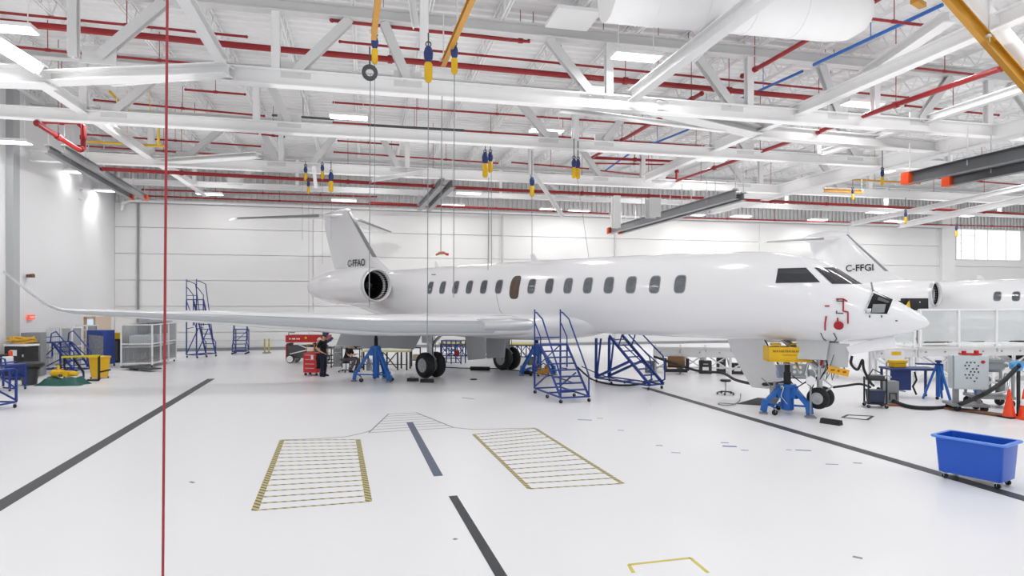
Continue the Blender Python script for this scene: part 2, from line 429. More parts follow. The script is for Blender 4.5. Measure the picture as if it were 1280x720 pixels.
thin = [
 ('thin red sprinkler branch highest at the upper left corner', (-5,15), (308,46), 11.3),
 ('thin red sprinkler branch just under the thick main at the upper left', (15,58), (103,67), 11.0),
 ('thin red sprinkler branch between the red strap and the nearest truss joint', (147,71), (250,80), 11.0),
 ('thin red sprinkler branch right of the red strap under the tapered brace', (232,112), (306,118), 11.0),
 ('thin red sprinkler branch passing behind the red strap below the yellow gas pipe top', (118,125), (330,145), 10.8),
 ('thin red sprinkler branch above the second truss between hoist cables', (425,52), (1135,122), 11.2),
 ('thin red sprinkler branch under the nearest truss from hoists to the plan brace', (417,128), (887,161), 11.2),
 ('thin red sprinkler branch under the nearest truss, next one below', (417,153), (947,187), 11.0),
 ('short red sprinkler branch left of the ceiling light over the tail', (328,168), (355,171), 10.6),
 ('short red sprinkler branch over the second truss near the hoist cables', (423,176), (498,181), 10.6),
 ('red sprinkler branch between second and third trusses in the middle', (418,190), (622,204), 10.6),
 ('red sprinkler branch behind the yellow gas pipe at the left', (160,154), (322,167), 10.8),
 ('red sprinkler branch below the yellow gas pipe at the left', (105,168), (325,183), 10.5),
 ('lower red sprinkler branch in front of left wall above the dark crane rails', (80,181), (320,196), 10.2),
 ('red sprinkler branch along the back wall top, upper line', (178,237), (470,246), 9.5),
 ('red sprinkler branch along the back wall top, lower line', (186,245), (700,264), 9.3),
 ('red sprinkler branch along the wall top right of the near jet crown', (848,272), (1290,284), 9.05),
 ('red sprinkler branch over the middle of the near jet along the wall top', (462,253), (760,267), 8.85),
 ('red sprinkler branch behind the blue hoist pair above the cabin', (640,203), (735,211), 10.2),
 ('red sprinkler branch over the right light panel', (740,204), (845,206), 10.6),
 ('red sprinkler branch between nearest truss and round duct at the right', (1067,21), (1167,33), 10.6),
 ('red sprinkler branch beside the deep crane girder under the long panel', (1132,132), (1248,144), 10.4),
 ('red sprinkler branch above the right hand main near the gold jib', (1145,85), (1216,93), 11.0),
 ('red sprinkler branch under the broad plan brace over the cabin', (748,213), (985,238), 10.6),
 ('red sprinkler branch in the right bay above the far jet fin', (965,199), (1070,206), 10.2),
 ('red sprinkler branch in the far bay above the far jet', (1160,222), (1290,232), 9.8),
]
for lab, a, b, h in thin:
    pipe(lab, [G(a[0],a[1],h), G(b[0],b[1],h)], .042 if h > 9.6 else .05)
A = G(825,148,10.4); B = G(740,197,10.4); C_ = G(846,202,10.4); D_ = Vector((C_.x, C_.y, UZ(C_, 226)))
pipe('bent red sprinkler main dropping in a step and rising to the right over the cockpit', [A, B, C_, D_, G(1252,85,D_.z)], .085)
pipe('red sprinkler main rising steeply beside the blue air line to the round duct', [G(928,95,10.6), G(960,78,10.6), G(1106,-6,10.6)], .07)
pipe('short slanted red pipe below the thick main above the plan brace', [G(852,131,10), G(877,117,10)], .07)
p0 = P(56,152,23); pipe('red pipe loop with elbow in the left corner above the dark crane rails', [P(56,152,23), P(98,153,23), P(104,158,23), P(104,186,23), P(98,187,22.6), P(46,154,21)], .085)
pipe('blue compressed air line crossing the right bay', [G(1178,6,10.9), G(1017,81,10.9)], .055, mat('air_line_blue', '2c6cc0', .4), 'air_pipe')
pipe('blue compressed air line over the cabin, farther piece', [G(1003,89,10.9), G(912,130,10.9), G(858,163,10.9), G(790,190,10.9), G(757,213,10.9)], .05, MATS['air_line_blue'], 'air_pipe')
pipe('yellow gas pipe bent below the tapered brace by the red strap', [P(137,114,24), P(176,156,24), P(199,157,24), P(199,146,24), P(198,181,24)], .05, yellow, 'gas_pipe')
pipe('long thin yellow gas pipe behind the red strap near the left wall', [P(110,177,27), P(208,183,27)], .05, yellow, 'gas_pipe')
pipe('yellow gas pipe in the right bay above the far jet fin', [G(1035,223,9.6), G(1150,229,9.6)], .05, gold, 'gas_pipe')
pipe('dark strip for the shadowed roof-step gap above the nearest truss', [G(300,0,11.35), G(640,39,11.35), G(960,73,11.35), G(1120,92,11.35)], .07, dark_grey, 'conduit')  # dark tube stands in for the shadow in the roof-step gap
pipe('dark conduit along the light panel over the second truss', [G(340,144,10.6), G(417,149,10.6)], .05, dark_grey, 'conduit')
pipe('dark conduit behind the hoist cables over the second truss', [G(460,157,10.6), G(580,163,10.6)], .06, dark_grey, 'conduit')

# big round air duct at the top right
a, b = G(790,-10,10.3), G(1040,14,10.3)
mb = MB(); u = (b-a).normalized()
mb.tube([a-u*.6, a, a+(b-a)*.33, a+(b-a)*.66, b, b+u*.5, b+u*.85, b+u*1.05], [.72,.72,.72,.72,.72,.66,.45,.1], 24)
for k in (.1,.33,.56,.8): mb.cyl(a+(b-a)*k-u*.03, a+(b-a)*k+u*.03, .735, 24)
tag(mb.build('air_duct', white_steel), 'big white round air duct with rounded end at the top edge', 'duct')
a = G(716,23,11.2)
tag(MB().box(a, (1.3, 1.3, .1)).build('ceiling_panel', white_steel, smooth=False), 'flat white square ceiling panel left of the round duct', 'panel')

# ------------------------------------------------------------ light fixtures
lamp_m = mat('lit_diffuser', 'ffffff', .4, emit=5.0)
lights = [
 (795,72,10.2,'large lit ceiling panel under the round duct'), (1078,131,10.0,'lit ceiling panel left of the bent red main at the right'),
 (683,164,10.2,'lit ceiling panel between the first two trusses above the cabin'), (436,147,10.2,'lit ceiling panel near the hoist cables above the tail'),
 (125,152,9.6,'lit ceiling panel beside the yellow gas pipe'), (890,200,10.2,'lit ceiling panel by the step of the bent red main'),
 (4,36,10,'lit ceiling panel cut by the upper left edge'), (10,178,9.0,'lit ceiling panel cut by the left edge, lower one'),
 (262,243,9.3,'lit ceiling strip at the wall top beside the red strap'), (88,215,9.2,'small lit ceiling panel above the left corner beams'),
 (138,239,9.2,'small lit ceiling panel at the left corner of the back wall'), (430,251,9.1,'small lit ceiling strip above the fin tip'),
 (586,242,9.4,'small lit ceiling strip right of the steel rail pair, upper one'), (566,257,9.1,'small lit ceiling strip right of the steel rail pair, lower one'),
 (688,262,9.1,'small lit ceiling strip at the angled strut over the wing root'), (723,264,9.1,'small lit ceiling strip right of the angled strut'),
 (868,269,9.1,'small lit ceiling strip behind the far crane rail, left one'), (926,271,9.1,'small lit ceiling strip above the cockpit crown'),
 (1100,214,9.6,'lit ceiling panel under the deep crane girder beside the yellow hoist'), (1022,275,9.1,'small lit ceiling strip over the far jet fin top'),
 (1262,205,9.6,'lit ceiling panel behind the dark crane rail at the right edge'), (1204,270,9.1,'small lit ceiling strip above the far right window'),
 (950,250,9.3,'small lit ceiling strip under the deep crane girder, far one'), (1096,266,9.1,'small lit ceiling strip right of the far jet fin top'),
 (1118,277,9.0,'small lit ceiling strip low over the far jet fin'),
]
fx = []
def fixture(loc, label, grp=None):
    t = thing('ceiling_light', label, 'ceiling light', loc, 0, grp)
    mb = MB(); mb.box((0,0,.06), (1.46,.56,.1)); mb.bar((-.55,0,.1),(-.55,0,min(1.6, 11.9-loc[2])),.02); mb.bar((.55,0,.1),(.55,0,min(1.6,11.9-loc[2])),.02)
    mb.build('housing', white_steel, t, smooth=False)
    MB().box((0,0,0), (1.38,.48,.03)).build('diffuser', lamp_m, t, smooth=False)
    return t
def area(loc, sx, sy, power, parent=None):
    l = bpy.data.lights.new('ceiling_or_fill_lamp', 'AREA'); l.shape = 'RECTANGLE'; l.size = sx; l.size_y = sy; l.energy = power; l.color = (1,.995,.985)
    o = bpy.data.objects.new('ceiling_or_fill_lamp', l); COL.objects.link(o); o.location = loc
    if parent: o.parent = parent
    return o
LP = 95
for px, py, h, lab in lights:
    g = G(px, py, h); g.y = min(g.y, YB-.9)
    t = fixture(g, lab); area((0,0,-.03), 1.36, .46, LP*((1.15 if g.y < 36 else .5) if g.x > -12 else .25), t)
# the same fixtures go on overhead, out of the picture, over the near part of the hangar
for y in (-2, 4, 10, 15):
    for x in (-9, -1, 7, 15, 23, 31):
        if G(640,0,10).y < y and abs(x) < 12: continue
        area((x, y, 9.9), 1.4, .5, LP*.85)
for x in (18, 27, 36, 46, 55):  # bare fill lamps added to brighten the right side and its back wall
    for y in (16, 24, 33, 38):
        area((x, y, 10.4), 1.4, .5, LP*.65)
w = bpy.data.worlds.new('daylight'); sc.world = w; w.use_nodes = True
bg = w.node_tree.nodes['Background']; bg.inputs['Color'].default_value = (.95,.97,1,1); bg.inputs['Strength'].default_value = .72

# added fill spots without fixtures, brighten the left and back walls
def fill_spot(loc, aim, power, ang=115):
    l = bpy.data.lights.new('wall_washer_or_fill', 'SPOT'); l.energy = power; l.spot_size = R(ang); l.spot_blend = .8; l.shadow_soft_size = .08
    o = bpy.data.objects.new('wall_washer_or_fill', l); COL.objects.link(o); o.location = loc
    o.rotation_euler = (Vector(aim)-Vector(loc)).to_track_quat('-Z','Y').to_euler()
for y in (18, 24.5, 31, 37): fill_spot((-8.5, y, 8.6), (-14, y, 3.5), 420)
for x in (-8, 0, 8, 17, 27, 38, 50): fill_spot((x, 34.5, 8.9), (x, YB, 3.0), 420)
# added fill lamps facing up, unseen from below, brighten the roof deck
for x in (-9, 2, 13, 24, 36, 48):
    for y in (12, 22, 33):
        o = area((x, y, 8.9), 9, 9, 100); o.rotation_euler = (math.pi, 0, 0)
# wall washer at the left corner
l = bpy.data.lights.new('wall_washer_or_fill', 'SPOT'); l.energy = 220; l.spot_size = R(62); l.spot_blend = .6; l.shadow_soft_size = .1
o = bpy.data.objects.new('wall_washer_or_fill', l); COL.objects.link(o); o.location = (XL+.75, 39.2, 9.6); o.rotation_euler = (0, R(12), 0)
# ================================================================ AIRCRAFT
# local frame: x forward, y to port, z up; origin on the floor between the main wheels
M0 = W(-1.74, 27.05); HEAD = .70*Vector((CT, -ST, 0)) - .713*Vector((ST, CT, 0))
RZ = math.atan2(HEAD.y, HEAD.x)
STA = [ # x, zc, rz, ry
 (-13.2, 3.72, .10, .10), (-12.6, 3.70, .26, .28), (-11, 3.64, .52, .55), (-9, 3.56, .80, .84), (-7, 3.46, 1.04, 1.08), (-5.2, 3.36, 1.2, 1.22),
 (-3, 3.29, 1.28, 1.29), (0, 3.275, 1.32, 1.32), (4, 3.26, 1.32, 1.32), (8, 3.24, 1.31, 1.31), (11.5, 3.205, 1.275, 1.3), (12.83, 3.175, 1.235, 1.25),
 (13.5, 3.12, 1.17, 1.19), (14.1, 3.04, 1.09, 1.10), (14.48, 2.94, .98, 1.02), (15.1, 2.755, .735, .84), (15.45, 2.69, .62, .70), (15.92, 2.62, .43, .50), (16.35, 2.55, .23, .26), (16.56, 2.51, .10, .11), (16.62, 2.5, .02, .02)]
ST2 = catmull(STA, 5)
def fus_at(x):
    for a, b in zip(ST2, ST2[1:]):
        if a[0] <= x <= b[0]:
            t = (x-a[0])/max(1e-6, b[0]-a[0]); return [p+(q-p)*t for p, q in zip(a, b)]
    return ST2[0] if x < ST2[0][0] else ST2[-1]
def fus_y(x, z):
    _, zc, rz, ry = fus_at(x); k = max(0, 1-((z-zc)/rz)**2); return ry*math.sqrt(k)
NR = 56
def fus_ring(st, grow=0.0):
    x, zc, rz, ry = st
    return [Vector((x, (ry+grow)*math.cos(2*math.pi*j/NR), zc+(rz+grow)*math.sin(2*math.pi*j/NR))) for j in range(NR)]
AM = Matrix.Translation(M0) @ Matrix.Rotation(RZ, 4, 'Z'); AI = AM.inverted()
fus_mb = MB().loft([fus_ring(s) for s in ST2])
BVH = BVHTree.FromPolygons([tuple(v) for v in fus_mb.v], fus_mb.f)
def on_fus(px, py, off=.012):   # point of the fuselage skin on the survey ray
    o = AI @ Vector((0,0,CH)); d = (AI @ P(px, py, 10)) - o
    hit, nrm, _, _ = BVH.ray_cast(o, d.normalized())
    if hit is None: return None
    if nrm.dot(d) > 0: nrm = -nrm
    return hit + nrm*off
def skin_patch(poly, n=8, off=.012, mirror=False):
    """four survey corners (TL,TR,BR,BL) draped on the fuselage skin"""
    tl, tr, br, bl = poly; mb = MB(); grid = []
    for i in range(n+1):
        v = i/n; row = []
        for j in range(n+1):
            u = j/n
            x = (tl[0]*(1-u)+tr[0]*u)*(1-v)+(bl[0]*(1-u)+br[0]*u)*v
            y = (tl[1]*(1-u)+tr[1]*u)*(1-v)+(bl[1]*(1-u)+br[1]*u)*v
            p = on_fus(x, y, off); row.append(p)
        grid.append(row)
    vs = [p for r in grid for p in r]
    good = [p for p in vs if p is not None]
    vs = [p if p is not None else good[-1] for p in vs]
    if mirror: vs = [Vector((p.x, -p.y, p.z)) for p in vs]
    m = n+1
    return mb.add(vs, [(i*m+j, i*m+j+1, (i+1)*m+j+1, (i+1)*m+j) for i in range(n) for j in range(n)])
def skin_line(pts, r, off=.012, k=6):
    out = []
    for a, b in zip(pts, pts[1:]):
        for i in range(k):
            p = on_fus(a[0]+(b[0]-a[0])*i/k, a[1]+(b[1]-a[1])*i/k, off)
            if p: out.append(p)
    p = on_fus(*pts[-1], off); out.append(p) if p else None
    return MB().tube(out, r, 6)
def airfoil(n=14):
    up = []; lo = []
    for i in range(n+1):
        x = (1-math.cos(math.pi*i/n))/2
        t = 5*(.2969*math.sqrt(x)-.126*x-.3516*x*x+.2843*x**3-.1015*x**4)
        up.append((x, t*1.05)); lo.append((x, -t*.95))
    return up + lo[-2:0:-1]
AF = airfoil()
def surf(secs, axis='y', sgn=1):
    """secs: (span pos, LE x, chord, z, thickness) lofted; axis y = wing, z = fin"""
    rings = []
    for sp, le, ch, z, th in secs:
        if axis == 'y': rings.append([Vector((le-a*ch, sgn*sp, z+b*th)) for a, b in AF])
        else: rings.append([Vector((le-a*ch, b*th, sp)) for a, b in AF])
    return MB().loft(rings)
WING = [(.6, 6.0, 7.2, 2.14, .7), (1.3, 5.0, 6.3, 2.13, .76), (2.4, 4.08, 5.4, 2.14, .8), (5.4, 1.6, 3.5, 2.18, .78), (9.4, -1.72, 2.4, 2.46, .48), (13.1, -4.78, 1.4, 2.69, .16),
        (13.5, -5.15, 1.2, 2.76, .10), (13.8, -5.5, 1.0, 2.93, .09), (14.2, -6.0, .8, 3.35, .07), (14.8, -6.9, .42, 4.05, .04)]
def wheel(parent, c, r, w, rim=.52, name='wheel'):
    c = Vector(c); k = w/2
    prof = [(r*.55, -k*.9), (r*.8, -k), (r*.94, -k*.75), (r, -k*.35), (r, k*.35), (r*.94, k*.75), (r*.8, k), (r*.55, k*.9)]
    t = MB().lathe(prof, c, 'Y', 28).build(name, black_rubber, parent)
    hub = [(0.001, -k*.55), (r*.16, -k*.6), (r*.2, -k*.35), (r*.42, -k*.3), (r*.5, -k*.86), (r*.56, -k*.86), (r*.56, k*.86), (r*.5, k*.86), (r*.42, k*.3), (r*.2, k*.35), (r*.16, k*.6), (.001, k*.55)]
    h = MB().lathe(hub, c, 'Y', 24)
    for a in range(8):
        x, z = math.cos(a*math.pi/4)*r*.31, math.sin(a*math.pi/4)*r*.31
        h.cyl(c+Vector((x,-k*.36,z)), c+Vector((x,k*.36,z)), r*.05, 8)
    h.build('rim', gear_metal, t)
    return t

def make_aircraft(label, reg, first):
    t = thing('business_jet', label, 'aircraft', M0, RZ)
    fus = MB().loft([fus_ring(s) for s in ST2]).build('fuselage', aircraft_white, t)
    # belly fairing
    bf = [(-4.6,2.35,.25,.5), (-3.4,2.2,.45,1.1), (-1.5,2.15,.58,1.45), (1.5,2.15,.62,1.5), (4.5,2.2,.6,1.45), (6.3,2.3,.5,1.2), (7.4,2.4,.3,.75), (7.9,2.5,.1,.3)]
    MB().loft([fus_ring(s) for s in catmull(bf, 4)]).build('belly_fairing', aircraft_white, t)
    # cabin windows
    for side in (-1, 1):
        for i in range(15):
            x = -1.15+.847*i; zc = 3.62-.0064*i; h, w = (.27, .19)
            if i == 6: zc, h, w = 3.55, .43, .25
            if i == 6 and side > 0: continue
            def pane(hh, ww, off):
                m = MB(); n = 28; ring = []
                for j in range(n):
                    a = 2*math.pi*j/n; ca, sa = math.cos(a), math.sin(a)
                    dx = ww*math.copysign(abs(ca)**.55, ca); dz = hh*math.copysign(abs(sa)**.55, sa)
                    z = zc+dz; ring.append(Vector((x+dx, side*(fus_y(x, z)+off), z)))
                rows = [ring]
                for k in (.66, .33):
                    rows.append([Vector((x+(p.x-x)*k, side*(fus_y(x, zc+(p.z-zc)*k)+off), zc+(p.z-zc)*k)) for p in ring])
                m.loft(rows, cap=False); c0 = len(m.v); m.v.append(Vector((x, side*(fus_y(x, zc)+off), zc)))
                for j in range(n): m.f.append((2*n+j, 2*n+(j+1) % n, c0))
                return m
            nm = 'emergency_exit' if i == 6 else 'cabin_window'
            fr = pane(h, w, .006).build(nm, mid_grey if i != 6 else dark_grey, t)
            if i == 6: fr['label'] = 'open brown emergency exit hatch'
            if i == 6:
                pane(h-.04, w-.05, .012).build('pane', mat('exit_brown', '5d4a3a', .6, noise=.4, nscale=5), fr)
            else:
                pl = dark_glass if i < 9 else mat('pale_cabin_glass', '6d7176', .12, noise=.45, nscale=6)
                pane(h-.03, w-.03, .012).build('pane', pl, fr)
    # cockpit glazing, both sides
    for mir in (False, True):
        skin_patch([(972.5,335.8),(1007.5,335),(1025,353),(969.5,354)], 8, .012, mir).build('cockpit_window', cockpit_glass, t)
        skin_patch([(1018,334.8),(1042,334.8),(1076,355),(1040,355)], 8, .012, mir).build('windshield', cockpit_glass, t)
    # wings
    for sg in (-1, 1):
        wg = surf(WING, 'y', sg).build('wing', aircraft_white, t)
        # drooped slats: polished leading edge
        le = [(s, x+.03, c*.10+.05, z-.02, th*.52+.02) for s, x, c, z, th in WING[2:]]
        surf(le, 'y', sg).build('leading_edge_slat', mat('slat_grey','b9bcc0',.33,metal=.25), wg)
        sl = [(1.45, 5.0, 1.3, 2.2, .42), (1.9, 4.7, 1.5, 2.2, .44), (2.75, 3.95, 1.25, 2.2, .40)]
        surf(sl, 'y', sg).build('wing_root_cuff', polished, wg)
        # flaps let down behind the wing
        fl = MB()
        for (y0, xa0, y1, xa1) in ((1.7, -.75, 5.1, -1.35),):
            a0 = Vector((xa0, sg*y0, 2.16)); a1 = Vector((xa1, sg*y1, 2.24)); d0 = Vector((-.95,0,-1.15)); d1 = Vector((-.8,0,-.92)) 
            up = Vector((.06,0,.12))
            fl.loft([[a0, a0+up, a0+d0*.5+up, a0+d0, a0+d0*.5-up*.4], [a1, a1+up, a1+d1*.5+up, a1+d1, a1+d1*.5-up*.4]])
        fl.build('flap', aircraft_grey, wg)
        for k, s_ in enumerate((3.0,)):
            xa = -2.4 if s_ < 6 else (-2.9 if s_ < 8 else -4.2)
            MB().loft([[Vector((xa+xx, sg*s_+rr*math.cos(a*math.pi/4), 1.98+.05*k+rr*1.2*math.sin(a*math.pi/4)-dz)) for a in range(8)] for xx, rr, dz in ((1.6,.02,0),(1.1,.1,.03),(.2,.14,.1),(-.7,.1,.3),(-1.2,.02,.45))]).build('flap_track_fairing', aircraft_white, wg)
    # engines
    for sg in (-1, 1):
        o = Vector((0, sg*2.15, 3.76))
        prof = [(.60,-4.9),(.60,-4.3),(.64,-3.95),(.69,-3.80),(.74,-3.83),(.79,-4.05),(.84,-4.6),(.87,-5.6),(.85,-6.8),(.74,-8.0),(.56,-9.0),(.46,-9.45),(.40,-9.43),(.42,-8.9)]
        e = MB().lathe(catmull(prof, 3), o, 'X', 40).build('engine_nacelle', aircraft_white, t)
        MB().lathe([(.62,-4.05),(.655,-3.88),(.695,-3.79),(.745,-3.82),(.775,-3.95)], o, 'X', 40).build('intake_lip', polished, e)
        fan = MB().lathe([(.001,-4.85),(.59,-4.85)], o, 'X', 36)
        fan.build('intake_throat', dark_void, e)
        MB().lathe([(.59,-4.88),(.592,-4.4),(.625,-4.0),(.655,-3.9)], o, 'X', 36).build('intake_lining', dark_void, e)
        fb = MB()
        for k in range(22):
            a = 2*math.pi*k/22
            v = [Vector((-4.55+dx, r_*math.cos(a+da), r_*math.sin(a+da)))+o for r_, da, dx in ((.16,0,0),(.59,.10,.0),(.59,.22,-.2),(.16,.14,-.16))]
            fb.quad(*v)
        fb.build('fan_blades', black_plastic, e)
        MB().lathe([(.001,-4.28),(.07,-4.35),(.14,-4.5),(.17,-4.62)], o, 'X', 20).build('spinner', dark_grey, e)
        MB().lathe([(.05,-10.1),(.2,-9.7),(.3,-9.2),(.32,-8.9)], o, 'X', 24).build('exhaust_cone', mid_grey, e)
        MB().lathe([(.41,-8.9),(.41,-9.3)], o, 'X', 24).build('exhaust_liner', dark_grey, e)
        # pylon
        MB().loft([[Vector((-4.9-a*3.6, sg*1.0, 3.72+b*.36)) for a, b in AF], [Vector((-5.2-a*3.0, sg*1.55, 3.76+b*.34)) for a, b in AF]]).build('engine_pylon', aircraft_white, t)
    # bleed duct under the nacelle, seen on the near side
    MB().box((-7.0, -2.15, 2.95), (.5, .12, .06)).build('drain_mast', mid_grey, t)
    # fin and T-tail
    FIN = [(4.0, -5.0, 6.6, 0, .5), (4.75, -6.4, 5.0, 0, .40), (5.3, -7.4, 4.3, 0, .36), (7.0, -9.1, 3.4, 0, .30), (7.9, -9.95, 2.7, 0, .24)]
    bk = 1.0 if first else 1.7
    fn = surf([(z, le, c, 0, th) for z, le, c, _, th in FIN], 'z').build('vertical_stabilizer', aircraft_white, t)
    surf([(z, le+.06, c*.07, 0, th*.62) for z, le, c, _, th in FIN[2:]], 'z').build('fin_leading_edge', mid_grey, fn)
    MB().loft([[Vector((x, r_*.7*math.cos(a*math.pi/6), 7.78+zz+r_*bk*math.sin(a*math.pi/6))) for a in range(12)] for x, r_, zz in ((-9.75,.02,.12),(-10.1,.14,.1),(-10.8,.24,.03),(-11.8,.25,0),(-12.7,.15,.02),(-13.3,.02,.05))]).build('tail_bullet', aircraft_white, fn)
    hs = []
    for sg in (-1, 1):
        h_ = surf([(.1, -10.3, 2.2, 7.68, .24), (2.5, -11.7, 1.6, 7.52, .17), (4.75, -13.0, 1.05, 7.34, .10)], 'y', sg).build('horizontal_stabilizer', aircraft_white, t)
        surf([(1.2, -10.92, .22, 7.61, .16), (4.7, -12.93, .12, 7.34, .08)], 'y', sg).build('stabilizer_leading_edge', mid_grey, h_)
    # registration on the fin, both sides
    for sg in (-1, 1):
        rot = Matrix(((1,0,0),(0,0,-1),(0,1,0))) if sg < 0 else Matrix(((-1,0,0),(0,0,1),(0,1,0)))
        xx, zz, sz = (-8.85, 5.03, .50) if first else (-9.05, 5.55, .62)
        tx = text_obj('registration', reg, sz, label_black, fn, (xx, sg*.215, zz), rot)
        tx['label'] = 'black registration lettering %s' % reg
    if not first: lift = .25
    else: lift = 0.0
    # main gear
    for sg in (-1, 1):
        y = sg*2.12
        g = MB()
        g.tube([(0,y,.52),(0,y,1.0)], .075, 12).tube([(0,y,1.0),(.05,y+sg*.05,2.1)], .12, 14)
        g.cyl((0,y-.42,.52),(0,y+.42,.52), .07, 12)
        g.tube([(.02,y,1.0),(.35,y,.75),(.02,y,.55)], .035, 8); g.tube([(0,y,1.25),(.1,y-sg*.9,2.05)], .06, 10); g.tube([(0,y,1.3),(-.9,y,2.1)], .05, 10)
        g.sphere((0,y,.98), .14, 10); g.sphere((0,y,1.32), .15, 10)
        gr = g.build('main_gear_strut', gear_metal, t)
        for dy in (-.27, .27): wheel(gr, (0, y+dy, .51+lift*.0), .51, .34)
        h = MB(); h.tube([(.1,y,1.9),(.16,y,1.4),(.12,y,.8),(.05,y,.6)], .018, 6); h.tube([(.1,y+.1,1.9),(.2,y+.1,1.2),(.06,y+.1,.55)], .014, 6)
        h.build('brake_line', black_rubber, gr)
        dm = MB().box((.1, y+sg*.3, 1.62), (.5, .05, .45)); dm.build('gear_door', aircraft_grey, gr, smooth=False)
        MB().prism([(.25, sg*.55, 1.95), (1.6, sg*.55, 1.95), (1.5, sg*.5, .75), (.45, sg*.5, .62)], (0, sg*.05, 0)).build('inboard_gear_door', aircraft_grey, t, smooth=False)
        MB().box((.3, sg*1.35, 1.86), (1.2, 1.2, .1)).build('gear_bay', dark_grey, t, smooth=False)
    # nose gear
    xg = 14.15
    g = MB(); zax = .48
    g.tube([(xg,0,zax),(xg,0,1.0)], .05, 12).tube([(xg,0,.95),(xg+.12,0,2.15)], .085, 14).cyl((xg,-.24,zax),(xg,.24,zax), .045, 10)
    g.tube([(xg+.03,0,1.0),(xg+.3,0,.8),(xg,0,.55)], .03, 8); g.tube([(xg+.05,.05,1.2),(xg-1.0,.12,2.0)], .05, 10); g.tube([(xg+.05,-.05,1.2),(xg-1.0,-.12,2.0)], .05, 10)
    g.box((xg+.1,0,1.55), (.2,.34,.3)); g.box((xg+.14,-.15,1.2), (.12,.1,.16))
    gr = g.build('nose_gear_strut', gear_metal, t)
    for dy in (-.17, .17): wheel(gr, (xg, dy, zax), .285, .2)
    MB().prism([(xg+.28,-.3,1.95),(xg+.8,-.3,1.95),(xg+.78,-.36,1.36),(xg+.32,-.36,1.34)],(0,.03,0)).build('forward_gear_door', aircraft_grey, gr, smooth=False)
    for sg in (-1, 1):
        MB().prism([(xg-.5,sg*.34,2.02),(xg+.35,sg*.34,2.06),(xg+.3,sg*.42,1.52),(xg-.42,sg*.42,1.5)], (0,sg*.03,0)).build('nose_gear_door', aircraft_grey, gr, smooth=False)
    # flight-deck details on the near nose
    b = skin_patch([(1092,363),(1117,375),(1110,392.5),(1080.5,391.5)], 8, .004).build('avionics_bay', dark_void, t)
    skin_patch([(1091,381),(1107,381),(1105,391),(1089,391)], 4, .03).build('avionics_box', mid_grey, b)
    skin_patch([(1083,386),(1089,386),(1088,391.5),(1082,391.5)], 3, .03).build('avionics_box', chrome, b)
    skin_patch([(1098,372),(1111,378),(1109,380),(1096,376)], 3, .03).build('avionics_box', dark_grey, b)
    skin_line([(1092,363),(1080.5,391.5)], .02).build('bay_frame', chrome, b); skin_line([(1117,375),(1110,392.5)], .025).build('bay_frame', aircraft_white, b)
    p = on_fus(1091, 364, .0); MB().bar(p, p+Vector((-.02,-.05,.22)), .03).build('door_stay', mid_grey, b)
    # pitot and probe covers with red streamers
    cov = MB(); c = on_fus(1048.5, 406, .03)
    n_ = (on_fus(1048.5,406,.2)-on_fus(1048.5,406,0)).normalized()
    if first:
        MB().cyl(c-n_*.02, c+n_*.03, .11, 18).build('static_port_cover', mat('cover_red', 'b0182a', .5), t)
        for pts in ([(1047,397),(1047.5,403)], [(1033,395),(1031.5,404),(1031.5,412)], [(1054,374),(1054,389),(1060,390),(1060,404)], [(1045,374),(1054,374),(1059,377)], [(1031,382.5),(1037,382.5)]):
            skin_line(pts, .018, .02).build('warning_streamer', MATS['cover_red'], t)
        for a in ((1047,374),(1046,389)): 
            q = on_fus(a[0], a[1], 0); MB().tube([q, q+n_*.09, q+n_*.1+Vector((.16,0,0))], .016, 8).build('pitot_probe', dark_grey, t)
        skin_line([(1026,416),(1029,423),(1035,427),(1043,427),(1046,423),(1042,416)], .012, .01).build('panel_outline', dark_grey, t)
        for a in ((1087,394),(1102,394)): skin_line([(a[0],a[1]),(a[0],a[1]+3)], .014).build('latch', dark_grey, t)
        skin_patch([(1119,400.2),(1122,400.2),(1122,401.6),(1119,401.6)], 2).build('latch', dark_grey, t)
        # open equipment door under the nose
        a = [P(1063,445,15.9), P(1066,443,15.9), P(1120,434,15.5), P(1117,419,15.7), P(1058,434,16.1)]
        a = [AI @ v for v in a]
        MB().prism(a, (0, .04, .02)).build('nose_equipment_door', aircraft_white, t, smooth=False)
        # airstair door let down on the far side of the cabin
        ring = []
        m = MB(); rows = []
        for k in range(9):
            a_ = k/8; z = 2.15-1.75*a_; y = .95+.75*math.sin(a_*1.5)*.9-.35*a_
            rows.append([Vector((xx-.35*a_*a_*(-1 if False else 1)*0+.62*a_*a_+.1*a_, y+dy, z)) for xx, dy in ((10.95,0),(12.1,0),(12.1,.09),(10.95,.09))])
        d_ = m.loft(rows).build('airstair_door', mat('door_pale_paint','f0f0f1',.35), t)
        MB().tube([(12.12,.9,2.1),(12.4,1.3,1.3),(12.8,1.3,.5)], .025, 8).build('door_seal', black_rubber, d_)
        for k_, (p_, q_) in enumerate((((xg+.1,-.16,1.95),(xg+.02,-.2,1.05)),((xg-.55,-.2,2.0),(xg-.05,-.1,1.1)),((xg+.55,-.1,1.9),(xg+.08,-.05,1.2)),((xg-.9,.05,1.95),(xg-.45,-.25,1.15)))):
            MB().tube([p_, q_], .035, 8).build('gear_brace', chrome if k_ % 2 else gear_metal, t)
        MB().tube([(xg+.1,-.22,1.75),(xg+.12,-.24,1.5),(xg+.1,-.24,1.35)], .03, 6).build('warning_streamer', MATS['cover_red'], t)
        for k_ in range(3): MB().tube([(xg+.2+.12*k_,-.3,1.8),(xg+.3+.1*k_,-.34,1.3),(xg+.1+.15*k_,-.32,1.0),(xg+.35,-.3,1.5)], .014, 6).build('service_cable', black_rubber, t)
        # door outline and service panels
        skin_line([(620,352),(621,372),(625,388),(633,399)], .006, .006).build('panel_seam', mid_grey, t)
